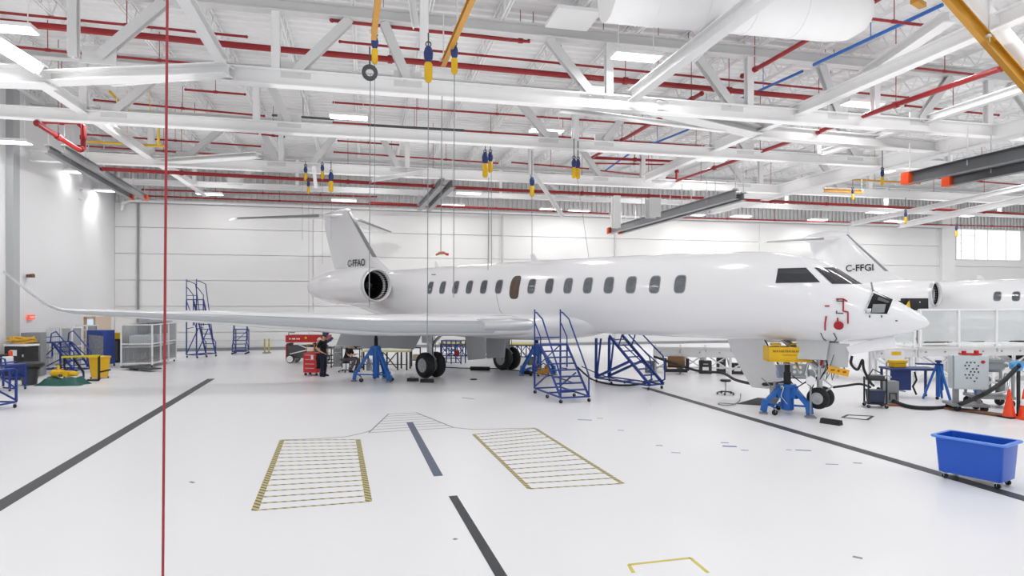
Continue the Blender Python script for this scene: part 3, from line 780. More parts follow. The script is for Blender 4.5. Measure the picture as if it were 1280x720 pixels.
        for pts in ([(540,343.5),(545,343.5)], [(497,333),(499,337)]): skin_line(pts, .025, .01).build('vent', mid_grey, t)
    for sxy in ((4.0,4.62),(-2,4.6)):
        m = surf([(4.45, sxy[0], .45, 0, .06), (4.85, sxy[0]-.3, .2, 0, .03)], 'z'); m.build('blade_antenna', aircraft_white, t)
    return t
jet = make_aircraft('near white twin-engine business jet on jacks with registration C-FFAO, nose to the right', 'C-FFAO', True)
jet2 = make_aircraft('far white business jet behind the dock with registration C-FFGI on its fin', 'C-FFGI', False)
jet2.location = W(28.6, 35.3, -.28); jet2.rotation_euler = (0, 0, RZ-R(8))
for o in jet2.children:
    if 'gear_strut' in o.name: o.location.z += .28
# ================================================================ SHOP FLOOR EQUIPMENT
def yaw(dx, dz):   # world rotation that turns local +X to a survey direction (dx right, dz away)
    v = W(dx, dz); return math.atan2(v.y, v.x)
def caster(parent, c, r=.06, name='caster'):
    c = Vector(c)
    w = MB().lathe([(.001,-.018),(r*.8,-.022),(r,-.012),(r,.012),(r*.8,.022),(.001,.018)], (c.x, c.y, r), 'Y', 14).build(name, black_rubber, parent)
    f = MB(); f.bar((c.x, c.y-.03, r), (c.x, c.y-.03, r*2.1), .03, .008); f.bar((c.x, c.y+.03, r), (c.x, c.y+.03, r*2.1), .03, .008); f.box((c.x, c.y, r*2.15), (.07,.08,.012))
    f.build('fork', chrome, w); return w
def rolling_stair(label, loc, rz, steps=7, ph=1.63, width=.9, length=2.2, pd=.6, post=1.15, m=blue_paint, tall=True, group=None, flight_rail=.9, name='rolling_stair'):
    """origin under the middle; the flight comes down towards local -Y, the platform stands at +Y"""
    t = thing(name, label, 'rolling stairs', loc, rz, group)
    hw = width/2; yb = length/2; yf = -length/2; yp = yb-pd
    b = MB(); z0 = .17
    for sx in (-hw, hw): b.bar((sx, yf, z0), (sx, yb, z0), .045)
    for yy in (yf, yf+(yb-yf)*.5, yb): b.bar((-hw, yy, z0), (hw, yy, z0), .045)
    b.build('base_frame', m, t, smooth=False)
    for sx in (-hw, hw):
        MB().bar((sx, yf+.05, z0), (sx, yp, ph), .03, .09).build('stringer', m, t, smooth=False)
        s = MB(); s.bar((sx, yb, z0), (sx, yb, ph), .05); s.bar((sx, yp, ph*.55), (sx, yp, ph), .04); s.bar((sx, yb, z0+.05), (sx, (yp+yf)/2+.15, ph*.48), .04); s.bar((sx, yb, ph*.5), (sx, yp, ph*.52), .035)
        s.build('support_leg', m, t, smooth=False)
        rl = MB(); r_ = .025
        top = ph+post
        if tall:
            rl.tube([(sx, yb, ph), (sx, yb, top)], r_, 8)
            rl.tube([(sx, yb, top-.1), (sx, yb-.18, top-.1), (sx, yp-.15, ph+.85), (sx, yf+.25, z0+.85), (sx, yf+.05, z0+.62), (sx, yf+.05, z0)], r_, 8)
            rl.tube([(sx, yb, ph+post*.62), (sx, yb-.12, ph+post*.55), (sx, yp, ph+.25), (sx, yp, ph)], r_*.9, 8)
        else:
            rl.tube([(sx, yp+.1, ph), (sx, yp+.05, ph+flight_rail*.4), (sx, yp-.2, ph+flight_rail*.5), (sx, yf+.3, z0+flight_rail), (sx, yf+.05, z0+flight_rail*.75), (sx, yf+.05, z0)], r_, 8)
            rl.tube([(sx, yp-.1, ph), (sx, yf+.1, z0+flight_rail*.4)], r_*.9, 8)
        rl.build('handrail', m, t)
    for i in range(steps):
        k = (i+1)/(steps+.0001); 
        if i == steps-1: break
        MB().box((0, yf+.05+(yp-yf-.05)*k, z0+(ph-z0)*k), (width-.03, .16, .035)).build('tread', m, t, smooth=False)
    MB().box((0, (yp+yb)/2, ph), (width, pd, .05)).build('platform', m, t, smooth=False)
    MB().bar((-hw, yb, ph+.22), (hw, yb, ph+.22), .035).bar((-hw, yb, ph*.5), (hw, yb, ph*.98), .03).build('back_brace', m, t, smooth=False)
    for sx in (-hw, hw):
        for yy in (yf+.04, 0, yb-.04): caster(t, (sx, yy, 0), .055)
    return t
# main stairs in front of the wing root
c0 = W(.71, 21.1); d = W(.32, -.95).normalized(); sd = Vector((-d.y, d.x, 0))
rz = math.atan2(-d.x, d.y) + math.pi
cc = c0 + d*1.13 + W(.47, .16)
rolling_stair('blue rolling stairs with seven treads and tall posts standing in front of the wing root', cc, rz, 8, 1.62, .92, 2.25, .55, 1.15)
a, b = W(3.42, 24.2), W(5.0, 21.9); u = b-a; L = u.length
t = thing('maintenance_steps', 'blue wheeled maintenance steps under the cabin, flight hung from two slanting arms', 'steps', a, math.atan2(u.y, u.x))
for y in (-.33, .33):
    MB().bar((0,y,.18),(.02,y,1.66),.075).build('post', blue_paint, t, smooth=False)
    MB().bar((.05,y,.2),(.28,y,1.66),.05).build('lean_post', blue_paint, t, smooth=False)
    MB().bar((.05,y,.22),(L*.64,y,.93),.10,.08).build('support_arm', blue_paint, t, smooth=False)
    MB().bar((L*.26,y,1.78),(L*.98,y,.18),.05,.10).build('stringer', blue_paint, t, smooth=False)
    MB().tube([(L*.42,y,1.35),(L*.5,y,1.86),(L*.6,y,1.9),(L*.97,y,1.15),(L*1.0,y,.85),(L*1.0,y,.35),(L*.93,y,.25)],.026,8).tube([(L*.52,y,1.5),(L*.9,y,.85)],.022,8).build('handrail', blue_paint, t)
    MB().bar((0,y,.17),(L*.98,y,.17),.05).build('base_rail', blue_paint, t, smooth=False)
    for x in (.03, L*.3, L*.95): caster(t, (x, y, 0), .055)
for k in range(8):
    f = (k+.5)/8; MB().box((L*(.28+.68*f),0,1.74-1.56*f),(.15,.64,.035)).build('tread', blue_paint, t, smooth=False)
MB().bar((0,-.33,.17),(0,.33,.17),.05).bar((L*.95,-.33,.17),(L*.95,.33,.17),.05).bar((L*.5,-.33,.17),(L*.5,.33,.17),.05).build('cross_bar', blue_paint, t, smooth=False)
a = G(243, 447); rolling_stair('very tall blue rolling tower ladder rising above and behind the wing', a+W(.25,.3), yaw(.36,.93)+math.pi/2, 11, 3.15, .72, 1.35, .45, 1.1)
a = G(297, 443); rolling_stair('short blue rolling ladder behind the wing, right of the tall tower ladder', a+W(.0,.4), yaw(.2,-.98)+math.pi/2, 6, 1.42, .72, 1.0, .4, .12, tall=False, flight_rail=.5)
a = G(72, 468); rolling_stair('blue rolling steps facing right behind the yellow-barred stand at the left wall', a+W(0,.6), yaw(.96,-.25)+math.pi/2, 6, 1.3, .8, 1.7, .5, tall=False, flight_rail=.95)
a = G(-18, 512); rolling_stair('blue rolling ladder mostly cut off by the left edge of the picture', a, yaw(-1,.1)+math.pi/2, 5, 1.1, .7, 1.2, .4, tall=False, flight_rail=.7)

def jack(label, loc, rz, body=1.35, ram_top=2.0, rad=.85, m=jack_blue, col=.13, low=False):
    t = thing('aircraft_jack', label, 'aircraft jack', loc, rz)
    mb = MB().cyl((0,0,.12), (0,0,body), col, 16); mb.cyl((0,0,body-.06), (0,0,body+.02), col*1.35, 16)
    for k in range(3):
        a = k*2*math.pi/3; mb.box((math.cos(a)*col*1.2, math.sin(a)*col*1.2, body-.18), (.16,.12,.34), rz=a)
    mb.build('cylinder', m, t)
    r = MB().cyl((0,0,body), (0,0,ram_top-.04), col*.42, 14); r.cyl((0,0,body+.02),(0,0,body+(ram_top-body)*.55), col*.55, 14); r.build('ram', black_rubber, t)
    MB().lathe([(.001,ram_top),(col*.3,ram_top),(col*.5,ram_top-.05),(col*.4,ram_top-.08)], n=14).build('jack_pad', chrome, t)
    for k in range(3):
        a = k*2*math.pi/3; u = Vector((math.cos(a), math.sin(a), 0))
        l = MB(); l.bar(u*col*1.3+Vector((0,0,body-.1)), u*(rad-.05)+Vector((0,0,.30)), .13, .11)
        l.bar(u*(rad-.06)+Vector((0,0,.40)), u*(rad)+Vector((0,0,.07)), .15, .13)
        lg = l.build('leg', m, t, smooth=False, bevel=.01)
        f = MB().cyl(u*(rad)+Vector((0,0,0)), u*(rad)+Vector((0,0,.05)), .11, 14); f.cyl(u*rad+Vector((0,0,.05)), u*rad+Vector((0,0,.16)), .03, 8)
        f.build('foot', mid_grey, lg)
        a2 = a+2*math.pi/3; u2 = Vector((math.cos(a2), math.sin(a2), 0))
        MB().bar(u*(rad-.1)+Vector((0,0,.27)), u*.1+Vector((0,0,.24)), .05).build('tie_bar', m, t, smooth=False)
        am = a+.5; p = Vector((math.cos(am), math.sin(am), 0))*rad*.8
        MB().bar(p+Vector((0,0,.2)), u*(rad*.8)+Vector((0,0,.27)), .04).build('caster_arm', m, t, smooth=False); caster(t, p, .08)
    pm = MB().box((col+.12, -.12, .55), (.2,.16,.32)); pm.cyl((col+.12,-.12,.7),(col+.12,-.12,.85),.04,10); pm.tube([(col+.2,-.1,.7),(col+.45,-.2,.95)],.015,6)
    pm.build('hand_pump', mid_grey, t)
    g = MB().cyl((col+.05,.16,.75),(col+.09,.16,.75),.06,12); g.tube([(col,.16,.75),(col+.1,.2,.5),(.1,.2,.3)],.015,6); g.build('pressure_gauge', chrome, t)
    return t
# wing jacks stand under the wings, the nose jack beside the nose gear
jack('tall blue tripod aircraft jack under the near wing with black ram raised', G(470,476), yaw(-.95,-.3), 1.32, 1.9, .82)
jack('blue tripod aircraft jack under the far wing, partly hidden behind the blue rolling stairs', G(671,468), yaw(-.8,-.6), 1.2, 1.9, .8)
nj = G(984,517)
jack('low blue tripod nose jack with thick legs by the nose wheels', nj, yaw(-.86,-.05), .78, 1.40, .66, col=.17)

# yellow cradle tray carried on the nose jack ram
t = thing('jack_cradle', 'yellow lettered cradle tray on the nose jack ram under the fuselage', 'tray', nj+Vector((0,0,1.41)), yaw(.98,-.12))
mb = MB(); mb.box((0,-.28,.22), (1.1,.04,.36)); mb.box((0,.28,.22), (1.1,.04,.36)); mb.box((-.53,0,.22), (.04,.56,.36)); mb.box((.53,0,.22), (.04,.56,.36)); mb.box((0,0,.03), (1.1,.6,.05))
mb.build('tray', yellow, t, smooth=False)
mb = MB(); x = -.44
rr = random.Random(3)
while x < .3:
    wd = rr.choice((.03,.035,.045)); mb.box((x, -.302, .29), (wd, .004, .055)); x += wd+.014
x = -.2
while x < .15: mb.box((x, -.302, .19), (.018, .004, .022)); x += .028
mb.build('faded_lettering', mat('faded_lettering', '9a7a12', .6), t, smooth=False)
MB().box((-.3,.02,.46), (.24,.2,.06)).build('packing_block', yellow, t, smooth=False)
MB().sphere((.28,-.05,.46), .28, 16, (1,.6,.14)).build('saddle', mat('saddle_yellow', 'c7ae22', .5), t)
MB().tube([(.62,-.15,.55),(.40,-.2,-.35)], .04, 8).build('stay', chrome, t)

# --------------------------------------------------------------- left wall clutter
def bin_(name, label, loc, r, h, m, lid=None, cat='bin', taper=.82, square=False):
    t = thing(name, label, cat, loc)
    if not square:
        MB().lathe([(.001,.02),(r*taper,.02),(r*taper,.05),(r*.98,h*.93),(r*1.05,h*.94),(r*1.05,h),(r*.96,h),(r*.8,.06),(.001,.06)], n=28).build('body', m, t)
    return t
b = bin_('trash_bin', 'dark grey round trash bin with black bag over its rim by the left wall', G(37,481), .28, .72, mat('bin_grey', '3b3e46', .5))
mb = MB(); prof = [(.20,.66),(.31,.62),(.36,.70),(.34,.78),(.24,.83),(.1,.80),(.001,.80)]
MB().lathe([(r*(1.28), z) for r, z in prof], n=22).build('bin_liner', black_plastic, b)
for s in (-1,1): MB().tube([(s*.28,-.06,.58),(s*.33,0,.6),(s*.28,.06,.58)], .015, 6).build('handle', black_plastic, b)
t = thing('storage_case', 'black storage case with white paper label and white lid, behind the trash bin', 'case', G(27,474), yaw(.97,-.2))
MB().box((0,0,.66), (.95,.6,1.28)).build('body', black_plastic, t, bevel=.03)
MB().box((0,0,1.34), (1.0,.64,.07)).build('lid', white_steel, t, bevel=.015); MB().box((-.02,-.31,1.05), (.3,.01,.22)).build('paper_label', white_steel, t, smooth=False)
MB().box((.42,-.31,.95), (.06,.03,.1)).build('latch', chrome, t, smooth=False)
c = G(27,474)+Vector((0,0,1.42)); pts = []
for k in range(70):
    a = k*.5; r = .36-.10*math.sin(k*.35); pts.append(c+Vector((r*math.cos(a)*1.05, r*.7*math.sin(a), .02+k*.0026+.03*math.sin(k*1.7))))
tag(MB().tube(pts, .035, 8).build('coiled_hose', mat('hose_yellow', 'd3a32a', .5)), 'yellow coiled hose lying on the black storage case', 'hose')
o = MB(); o.lathe([(.17,.02),(.17,.05),(.10,.06),(.03,.62),(.001,.62)], G(8.5,478), n=20); o.box(G(8.5,478)+Vector((0,0,.02)), (.36,.36,.04))
# work stand at the left edge
t = thing('work_table', 'blue steel work table at the left picture edge beside the trash bin', 'table', G(2,487), yaw(.97,-.22))
MB().box((0,0,.86), (1.5,.62,.05)).build('tabletop', blue_paint, t, smooth=False)
for sx in (-.7,.68):
    for sy in (-.27,.27):
        MB().bar((sx,sy,.84),(sx,sy,.08),.055).build('leg', blue_paint, t, smooth=False); caster(t,(sx,sy,0),.04)
MB().box((.4,0,.45), (.5,.5,.04)).box((.4,.26,.62), (.55,.03,.4)).build('lower_shelf', blue_paint, t, smooth=False)
zt = G(2,487)+Vector((0,0,.885))
g = zt+W(.25,-.05); tag(MB().box(g+Vector((0,0,.13)), (.30,.26,.26), rz=.5).build('parts_box', white_steel, bevel=.02), 'small white box on the blue table at the left edge', 'box')
g = zt+W(-.05,.12); tag(MB().box(g+Vector((0,0,.16)), (.3,.25,.32), rz=.2).build('tool_case', black_plastic, bevel=.02), 'black tool case on the blue table at the left edge', 'case')
g = zt+W(.16,.18); tag(MB().lathe([(.001,0),(.1,0),(.1,.03),(.07,.05),(.06,.42),(.001,.46)], g, n=16).build('orange_canister', orange), 'upright orange canister on the blue table at the left edge', 'canister')
# yellow barred stand with motor, over a green tarp
g0 = G(78,481)
t = thing('pump_stand', 'stand with yellow top bar and black posts behind the green tarp', 'stand', g0+W(.05,1.0), yaw(1,-.05))
MB().bar((-.8,0,.92),(.68,0,.98),.07).build('top_bar', mat('bar_yellow', 'e3d41c', .45), t, smooth=False)
MB().bar((.66,0,.98),(.66,0,.05),.06).bar((.66,0,.05),(.2,0,.05),.06).bar((.66,0,.35),(1.1,0,.45),.06).build('post', black_plastic, t, smooth=False)
MB().bar((-.35,0,.9),(.05,0,.35),.06).bar((.05,0,.35),(.05,0,.03),.05).build('strut', black_plastic, t, smooth=False); MB().bar((-.7,0,.9),(-.7,0,.02),.05).build('post', black_plastic, t, smooth=False)
t = thing('hydraulic_pump', 'yellow portable pump unit with valves on the green folded tarp', 'pump', g0+Vector((0,.05,.3)), yaw(1,-.1))
mb = MB(); mb.cyl((-.4,0,.12),(.0,0,.12),.13,14); mb.box((.15,0,.1),(.3,.26,.2)); mb.cyl((.3,0,.12),(.55,0,.1),.09,12); mb.cyl((-.18,0,.2),(-.18,0,.42),.05,10)
mb.build('pump_body', yellow, t); MB().cyl((-.26,0,.42),(-.1,0,.42),.03,8).cyl((.05,-.14,.05),(.05,-.22,.05),.05,10).build('valve', dark_grey, t)
mb = MB(); rows = []
for i in range(13):
    u = i/12; r = []
    for j in range(13):
        v = j/12; h = .30*min(1, 6*min(u,1-u)+.0)*min(1, 5*min(v,1-v)) ; h = h*(.8+.25*math.sin(u*9+v*4)*math.cos(v*7-u*3)) if h > 0 else 0
        r.append(g0+W((u-.5)*1.62+.04*math.sin(v*9), (v-.5)*.75+.03*math.sin(u*8), max(0.004, h)))
    rows.append(r)
vs = [p for r in rows for p in r]; mb.add(vs, [(i*13+j, i*13+j+1, (i+1)*13+j+1, (i+1)*13+j) for i in range(12) for j in range(12)])
tag(mb.build('folded_tarp', mat('tarp_green', '1f5a50', .45, bump=.4, bscale=12)), 'dark green folded tarp on the floor in front of the yellow pump', 'tarp')
# yellow bin
t = thing('waste_bin', 'square yellow wheeled bin with lid below the wing tip', 'bin', G(124.5,473), yaw(.98,-.2))
MB().loft([[Vector((sx*w*.5, sy*w*.5, z)) for sx, sy in ((-1,-1),(1,-1),(1,1),(-1,1))] for w, z in ((.42,.05),(.52,.80))]).build('body', yellow, t, bevel=.03)
MB().box((0,0,.84), (.56,.56,.07)).build('lid', yellow, t, bevel=.02)
for sx in (-.2,.2):
    for sy in (-.2,.2): caster(t,(sx,sy,0),.03)
# blue-draped cart
t = thing('covered_rack', 'rack draped with blue cloth and clear plastic behind the yellow bin', 'rack', G(126,458), yaw(.98,-.2))
mb = MB(); rows = []
for k in range(9):
    z = .12+1.58*k/8; ring = []
    for j in range(32):
        a = 2*math.pi*j/32; x = .52*math.copysign(abs(math.cos(a))**.35, math.cos(a)); y = .36*math.copysign(abs(math.sin(a))**.35, math.sin(a))
        w_ = 1+.035*math.sin(j*2.1)*(1-k/8); ring.append(Vector((x*w_, y*w_, z)))
    rows.append(ring)
mb.loft(rows); mb.build('blue_cover', mat('cover_blue', '3a52a0', .6, noise=.15, nscale=5), t)
mb = MB(); mb.add([(.53,-.40,1.45),(-.28,-.40,1.5),(-.22,-.43,.45),(.56,-.43,.4),(.1,-.46,1.0)], [(0,1,4),(1,2,4),(2,3,4),(3,0,4)]); mb.build('plastic_sheet', mat('grey_plastic_sheet', '8f939a', .25, noise=.4, nscale=9), t)
for sx in (-.45,.45):
    for sy in (-.3,.3): caster(t,(sx,sy,0),.05)
# black cabinet with yellow tote
g = G(147,453)
t = thing('black_cabinet', 'black cabinet against the corner wall between draped rack and mesh cage', 'cabinet', g, yaw(.98,-.2))
MB().box((0,0,.6), (.6,.5,1.16)).build('body', black_plastic, t, bevel=.02); MB().box((0,-.26,.6), (.5,.02,.95)).build('door', dark_grey, t, smooth=False)
t = thing('tote_box', 'yellow tote box on top of the black cabinet', 'box', g+Vector((0,0,1.185)), yaw(.98,-.2))
mb = MB(); mb.loft([[Vector((sx*w*.5, sy*d*.5, z)) for sx, sy in ((-1,-1),(1,-1),(1,1),(-1,1))] for w, d, z in ((.55,.42,0),(.68,.5,.28))]); mb.build('body', yellow, t, smooth=False)
MB().box((0,0,.29), (.74,.56,.05)).build('rim', yellow, t, smooth=False)
# mesh cage carts
mesh_m = mat('wire_mesh_grey', 'c3c6c9', .5, alpha=.55)
def cage(label, loc, rz, lx, ly, h, shelves, ncol):
    t = thing('mesh_cage', label, 'cage', loc, rz)
    mb = MB()
    xs_ = [-lx/2+lx*i/ncol for i in range(ncol+1)]
    for x in xs_:
        for y in (-ly/2, ly/2): mb.bar((x,y,.12),(x,y,h),.06)
    for z in (.2, h*.55, h-.03):
        for y in (-ly/2, ly/2): mb.bar((-lx/2,y,z),(lx/2,y,z),.05)
        for x in (-lx/2, lx/2): mb.bar((x,-ly/2,z),(x,ly/2,z),.05)
    mb.build('frame', white_steel, t, smooth=False)
    for z in shelves: MB().box((0,0,z), (lx-.05, ly-.05, .03)).build('shelf', grey_steel, t, smooth=False)
    w = MB()
    for y in (ly/2-.01,):
        k = 0
        while k*.09 < lx: w.bar((-lx/2+k*.09,y,.2),(-lx/2+k*.09,y,h),.008); k += 1
        k = 0
        while k*.09 < h-.2: w.bar((-lx/2,y,.2+k*.09),(lx/2,y,.2+k*.09),.008); k += 1
    for x in (lx/2-.01, -lx/2+.01):
        k = 0
        while k*.09 < ly: w.bar((x,-ly/2+k*.09,.2),(x,-ly/2+k*.09,h),.008); k += 1
    w.box((0,ly/2-.03,h/2+.1),(lx,.01,h-.25)).box((lx/2-.03,0,h/2+.1),(.01,ly,h-.25))
    w.build('wire_mesh', mat('wire_grey','c4c8cb',.5,alpha=.62), t, smooth=False)
    for x in (-lx/2+.1, lx/2-.1):
        for y in (-ly/2+.05, ly/2-.05): caster(t,(x,y,0),.05)
    return t
pa, pb = G(189,460), G(221,451.5); u = (pb-pa).normalized(); n = Vector((u.y,-u.x,0)); n = n if n.dot(W(1,0)) < 0 else -n
cg = (pa+pb)/2+n*.65; crz = math.atan2(u.y,u.x)
cage('long white mesh cage cart with grey boxes behind the red strap', cg, crz, 3.2, 1.3, 2.0, (.22,.95), 3)
for k,(x,y,s,c_) in enumerate(((-1.0,0,(.8,.8,.5),'b9bec2'),(-.1,.05,(.7,.9,.45),'a9b4bb'),(.9,0,(.9,.8,.5),'c5c8c9'))):
    p = cg + u*x
    tag(MB().box(p+Vector((0,0,.97+s[2]/2)), s, rz=crz).build('parts_crate', mat('crate_grey_%d' % k, c_, .5), bevel=.02), ['grey parts crate on cage shelf nearest the camera','grey-blue parts crate in the middle of the cage shelf','pale parts crate at the far end of the cage shelf'][k], 'crate')
p = cg+u*.2+Vector((0,0,2.02))
tag(MB().box(p+u*.6+Vector((0,0,.16)), (1.6,1.0,.3), rz=crz).build('parts_crate', mat('crate_grey_4','aeb3b7',.5), bevel=.02), 'long grey crate lying on top of the mesh cage', 'crate')
p = cg-u*1.1-n*0+Vector((0,0,0))
cage('white wire shelving unit behind the blue rolling steps by the left wall', G(79,462)+W(.05,.1), yaw(.98,-.2), 1.15, .5, 1.9, (.25,.7,1.2), 2)
cage('small white wire rack between the rolling steps and the draped rack', G(100,456)+W(0,.5), yaw(.98,-.2), .6, .6, 1.9, (.25,.7,1.2,1.65), 1)
g = G(33,470)+W(.3,0); tag(MB().box(g+Vector((0,0,.9)), (.7,.5,1.75)).box(g+Vector((.2,-.3,1.5)), (.2,.1,.25)).build('machine_cabinet', mid_grey, bevel=.02), 'grey machine cabinet against the left wall behind the coiled hose', 'machine')
# low dolly
g = G(176,463); tag(MB().box(g+Vector((0,0,.12)), (2.2,.5,.06), rz=crz+.9).box(g+Vector((-.3,.1,.05)), (.3,.2,.1)).build('floor_dolly', dark_grey, smooth=False), 'low dark flat dolly on the floor in front of the mesh cage', 'dolly')
# wall sign, hook
def left_wall_pt(px, py):
    r = (px-640)/F; Z = (XN+.06)/(r*CT+ST); return P(px, py, Z)
g = left_wall_pt(38, 396.5)
t = thing('exit_sign', 'small red exit sign on the left wall below the wing tip', 'sign', g); MB().box((.03,0,0), (.06,.5,.2)).build('sign_box', mat('sign_red','ee5a4a',.5,emit=.6), t, smooth=False)
MB().box((.065,0,0), (.01,.34,.08)).build('lettering', mat('sign_white','ffd9d0',.5), t, smooth=False)
for k,(dx,) in enumerate(((0,),)):
    g = left_wall_pt(33,345); tag(MB().box(g+Vector((.15,0,0)), (.25,.2,.12)).tube([g+Vector((.1,-.15,.02)), g+Vector((.2,.15,.06))],.05,8).tube([g+Vector((-.02,.02,0)), g+Vector((.2,.02,0))],.02,6).build('wall_bracket', mat('bracket_brown','6d5138',.5), smooth=False), 'small brown bracket on the left wall above the winglet', 'bracket')
g = G(4,452)+W(0,.6); tag(MB().box(g+Vector((0,0,.75)), (.6,.4,1.5)).build('wall_locker', mat('locker_cream','d8cfae',.5), bevel=.02), 'cream locker at the left picture edge', 'locker')

# --------------------------------------------------------------- behind the wing
g = G(333.5,441.5)
t = thing('barrier_post', 'yellow and black barrier posts on a grey base by the back wall', 'post', g, yaw(1,0))
MB().box((0,0,.03), (.4,.3,.06)).build('base', mid_grey, t, smooth=False)
for x in (-.13,.13): MB().cyl((x,0,.05),(x,0,.85),.045,10).build('post', mat('post_olive','c0b03a',.5,noise=.5,nscale=9), t)
# red scissor lift
g = G(386,453); t = thing('scissor_lift', 'red and grey scissor lift with white wheels parked behind the red tool chest', 'lift', g, yaw(1,-.05))
MB().box((0,0,.55), (1.75,.75,.62)).box((-.95,0,.6),(.12,.6,.75)).build('chassis', dark_grey, t, bevel=.02)
MB().box((-1.02,0,.55), (.06,.66,.75)).build('end_panel', red_paint, t, bevel=.02)
mb = MB(); mb.box((0,-.38,1.2), (2.0,.05,.34)); mb.box((0,.38,1.2), (2.0,.05,.34)); mb.box((-1.0,0,1.2), (.05,.8,.34)); mb.box((1.0,0,1.2), (.05,.8,.34)); mb.box((0,0,1.05), (2.0,.8,.05)); mb.build('basket', red_paint, t, smooth=False)
mb = MB()
x = -.8
for w_ in (.09,.05,.1,.06,.08): mb.box((x,-.41,1.2),(w_,.008,.07)); x += w_+.04
mb.build('lettering', white_steel, t, smooth=False)
MB().lathe([(.001,-.415),(.06,-.415),(.06,-.405)], (0,0,1.25), 'Y', 12).build('round_sticker', yellow, t)
mb = MB(); mb.bar((-.8,-.4,.45),(.1,-.4,.66),.05); mb.bar((-.55,-.4,1.0),(.1,-.4,.72),.05); mb.bar((.1,-.4,.66),(.8,-.4,.95),.05); mb.build('scissor_arm', white_steel, t, smooth=False)
for x in (-.78,.74):
    for y in (-.42,.42):
        wv = MB().lathe([(.001,-.06),(.15,-.06),(.2,-.04),(.2,.04),(.15,.06),(.001,.06)], (x,y,.2), 'Y', 20).build('wheel', black_rubber, t)
        MB().lathe([(.001,-.068),(.165,-.066),(.165,.066),(.001,.068)], (x,y,.2), 'Y', 20).build('hub', white_steel, wv)
MB().box((.9,-.2,1.45),(.16,.3,.2)).tube([(-.9,-.3,1.36),(-.9,-.3,1.5),(-.6,-.3,1.5)],.025,6).build('control_box', navy, t, smooth=False)
MB().tube([(.95,-.38,1.3),(1.25,-.38,1.7)],.07,8).tube([(.98,-.38,1.0),(1.35,-.4,1.25)],.07,8).build('bumper_pad', navy, t)
# red tool chest
g = G(391.5,469); t = thing('tool_chest', 'bright red rolling tool chest with drawers beside the capped person', 'tool chest', g, yaw(.98,-.2))
MB().box((0,0,.53), (.62,.5,.8)).build('body', mat('chest_red','d3151a',.35,coat=.3), t, bevel=.015)
for k in range(4):
    dr = MB().box((0,-.255,.26+.18*k), (.56,.02,.16)).build('drawer', MATS['chest_red'], t, bevel=.006); MB().box((0,-.275,.31+.18*k), (.4,.02,.02)).build('handle', chrome, dr, smooth=False)
MB().box((.1,-.268,.76), (.1,.006,.16)).build('paper_note', white_steel, t, smooth=False)
for x in (-.24,.24):
    for y in (-.18,.18): caster(t,(x,y,0),.06)
zt = g+Vector((0,0,.935))
t = thing('parts_rack', 'small wooden and white rack standing on the red tool chest', 'rack', zt+W(-.12,.05), yaw(.98,-.2))
MB().bar((-.16,0,0),(-.16,0,.34),.03).bar((.16,0,0),(.16,0,.34),.03).bar((-.16,0,.33),(.16,0,.33),.03).bar((-.16,0,.02),(.16,0,.02),.03).build('frame', mat('wood_tan','c29a4e',.6), t, smooth=False)
MB().box((0,.02,.13),(.27,.12,.16)).build('tray', white_steel, t, smooth=False)
g2 = g+W(.33,-.26); mb = MB(); rows = []
for k in range(7):
    z = .30+.62*k/6; ring = [Vector((.14*(1-.1*math.sin(k))*math.cos(a*math.pi/6), .05*math.sin(a*math.pi/6)*(1+.2*math.sin(k*2)), z))+g2 for a in range(12)]; rows.append(ring)
tag(mb.loft(rows).build('hanging_jacket', mat('black_cloth','17181b',.85,bump=.3,bscale=15)), 'black jacket hanging on the corner of the red tool chest', 'jacket')
# trolleys by the seated person
def utility_cart(name, label, loc, rz, lx, ly, h, shelves, m, cat='cart'):
    t = thing(name, label, cat, loc, rz); mb = MB()
    for x in (-lx/2, lx/2):
        for y in (-ly/2, ly/2): mb.bar((x,y,.1),(x,y,h),.04)
    mb.build('frame', m, t, smooth=False)
    for z in shelves: MB().box((0,0,z), (lx+.04,ly+.04,.035)).build('shelf', m, t, smooth=False)
    MB().tube([(lx/2,-ly/2,h),(lx/2+.12,-ly/2,h+.05),(lx/2+.12,ly/2,h+.05),(lx/2,ly/2,h)],.015,6).build('push_handle', chrome, t)
    for x in (-lx/2, lx/2):
        for y in (-ly/2, ly/2): caster(t,(x,y,0),.05)
    return t
utility_cart('utility_cart', 'black slim trolley right behind the capped person', G(411,459), yaw(1,0), .35, .4, .95, (.2,.55,.93), black_plastic)
g = G(422,461)
t = thing('bin_stack', 'grey stacked drawer bins left of the seated person', 'bins', g, yaw(1,0))
for k in range(4): MB().box((0,0,.2+.22*k), (.3,.35,.19)).build('bin', mid_grey, t, bevel=.015)
MB().bar((.2,0,.05),(.2,0,1.0),.04).bar((.2,0,.42),(-.7,0,.42),.03).build('post', black_plastic, t, smooth=False)
g = G(441,462)+W(.05,.35)
t = utility_cart('computer_cart', 'black computer cart with monitor behind the seated person', g, yaw(1,0), .45, .4, .95, (.2,.9), black_plastic)
MB().box((.0,0,1.14), (.5,.08,.32)).box((0,.02,.98),(.1,.1,.1)).build('monitor', black_plastic, t, bevel=.01)
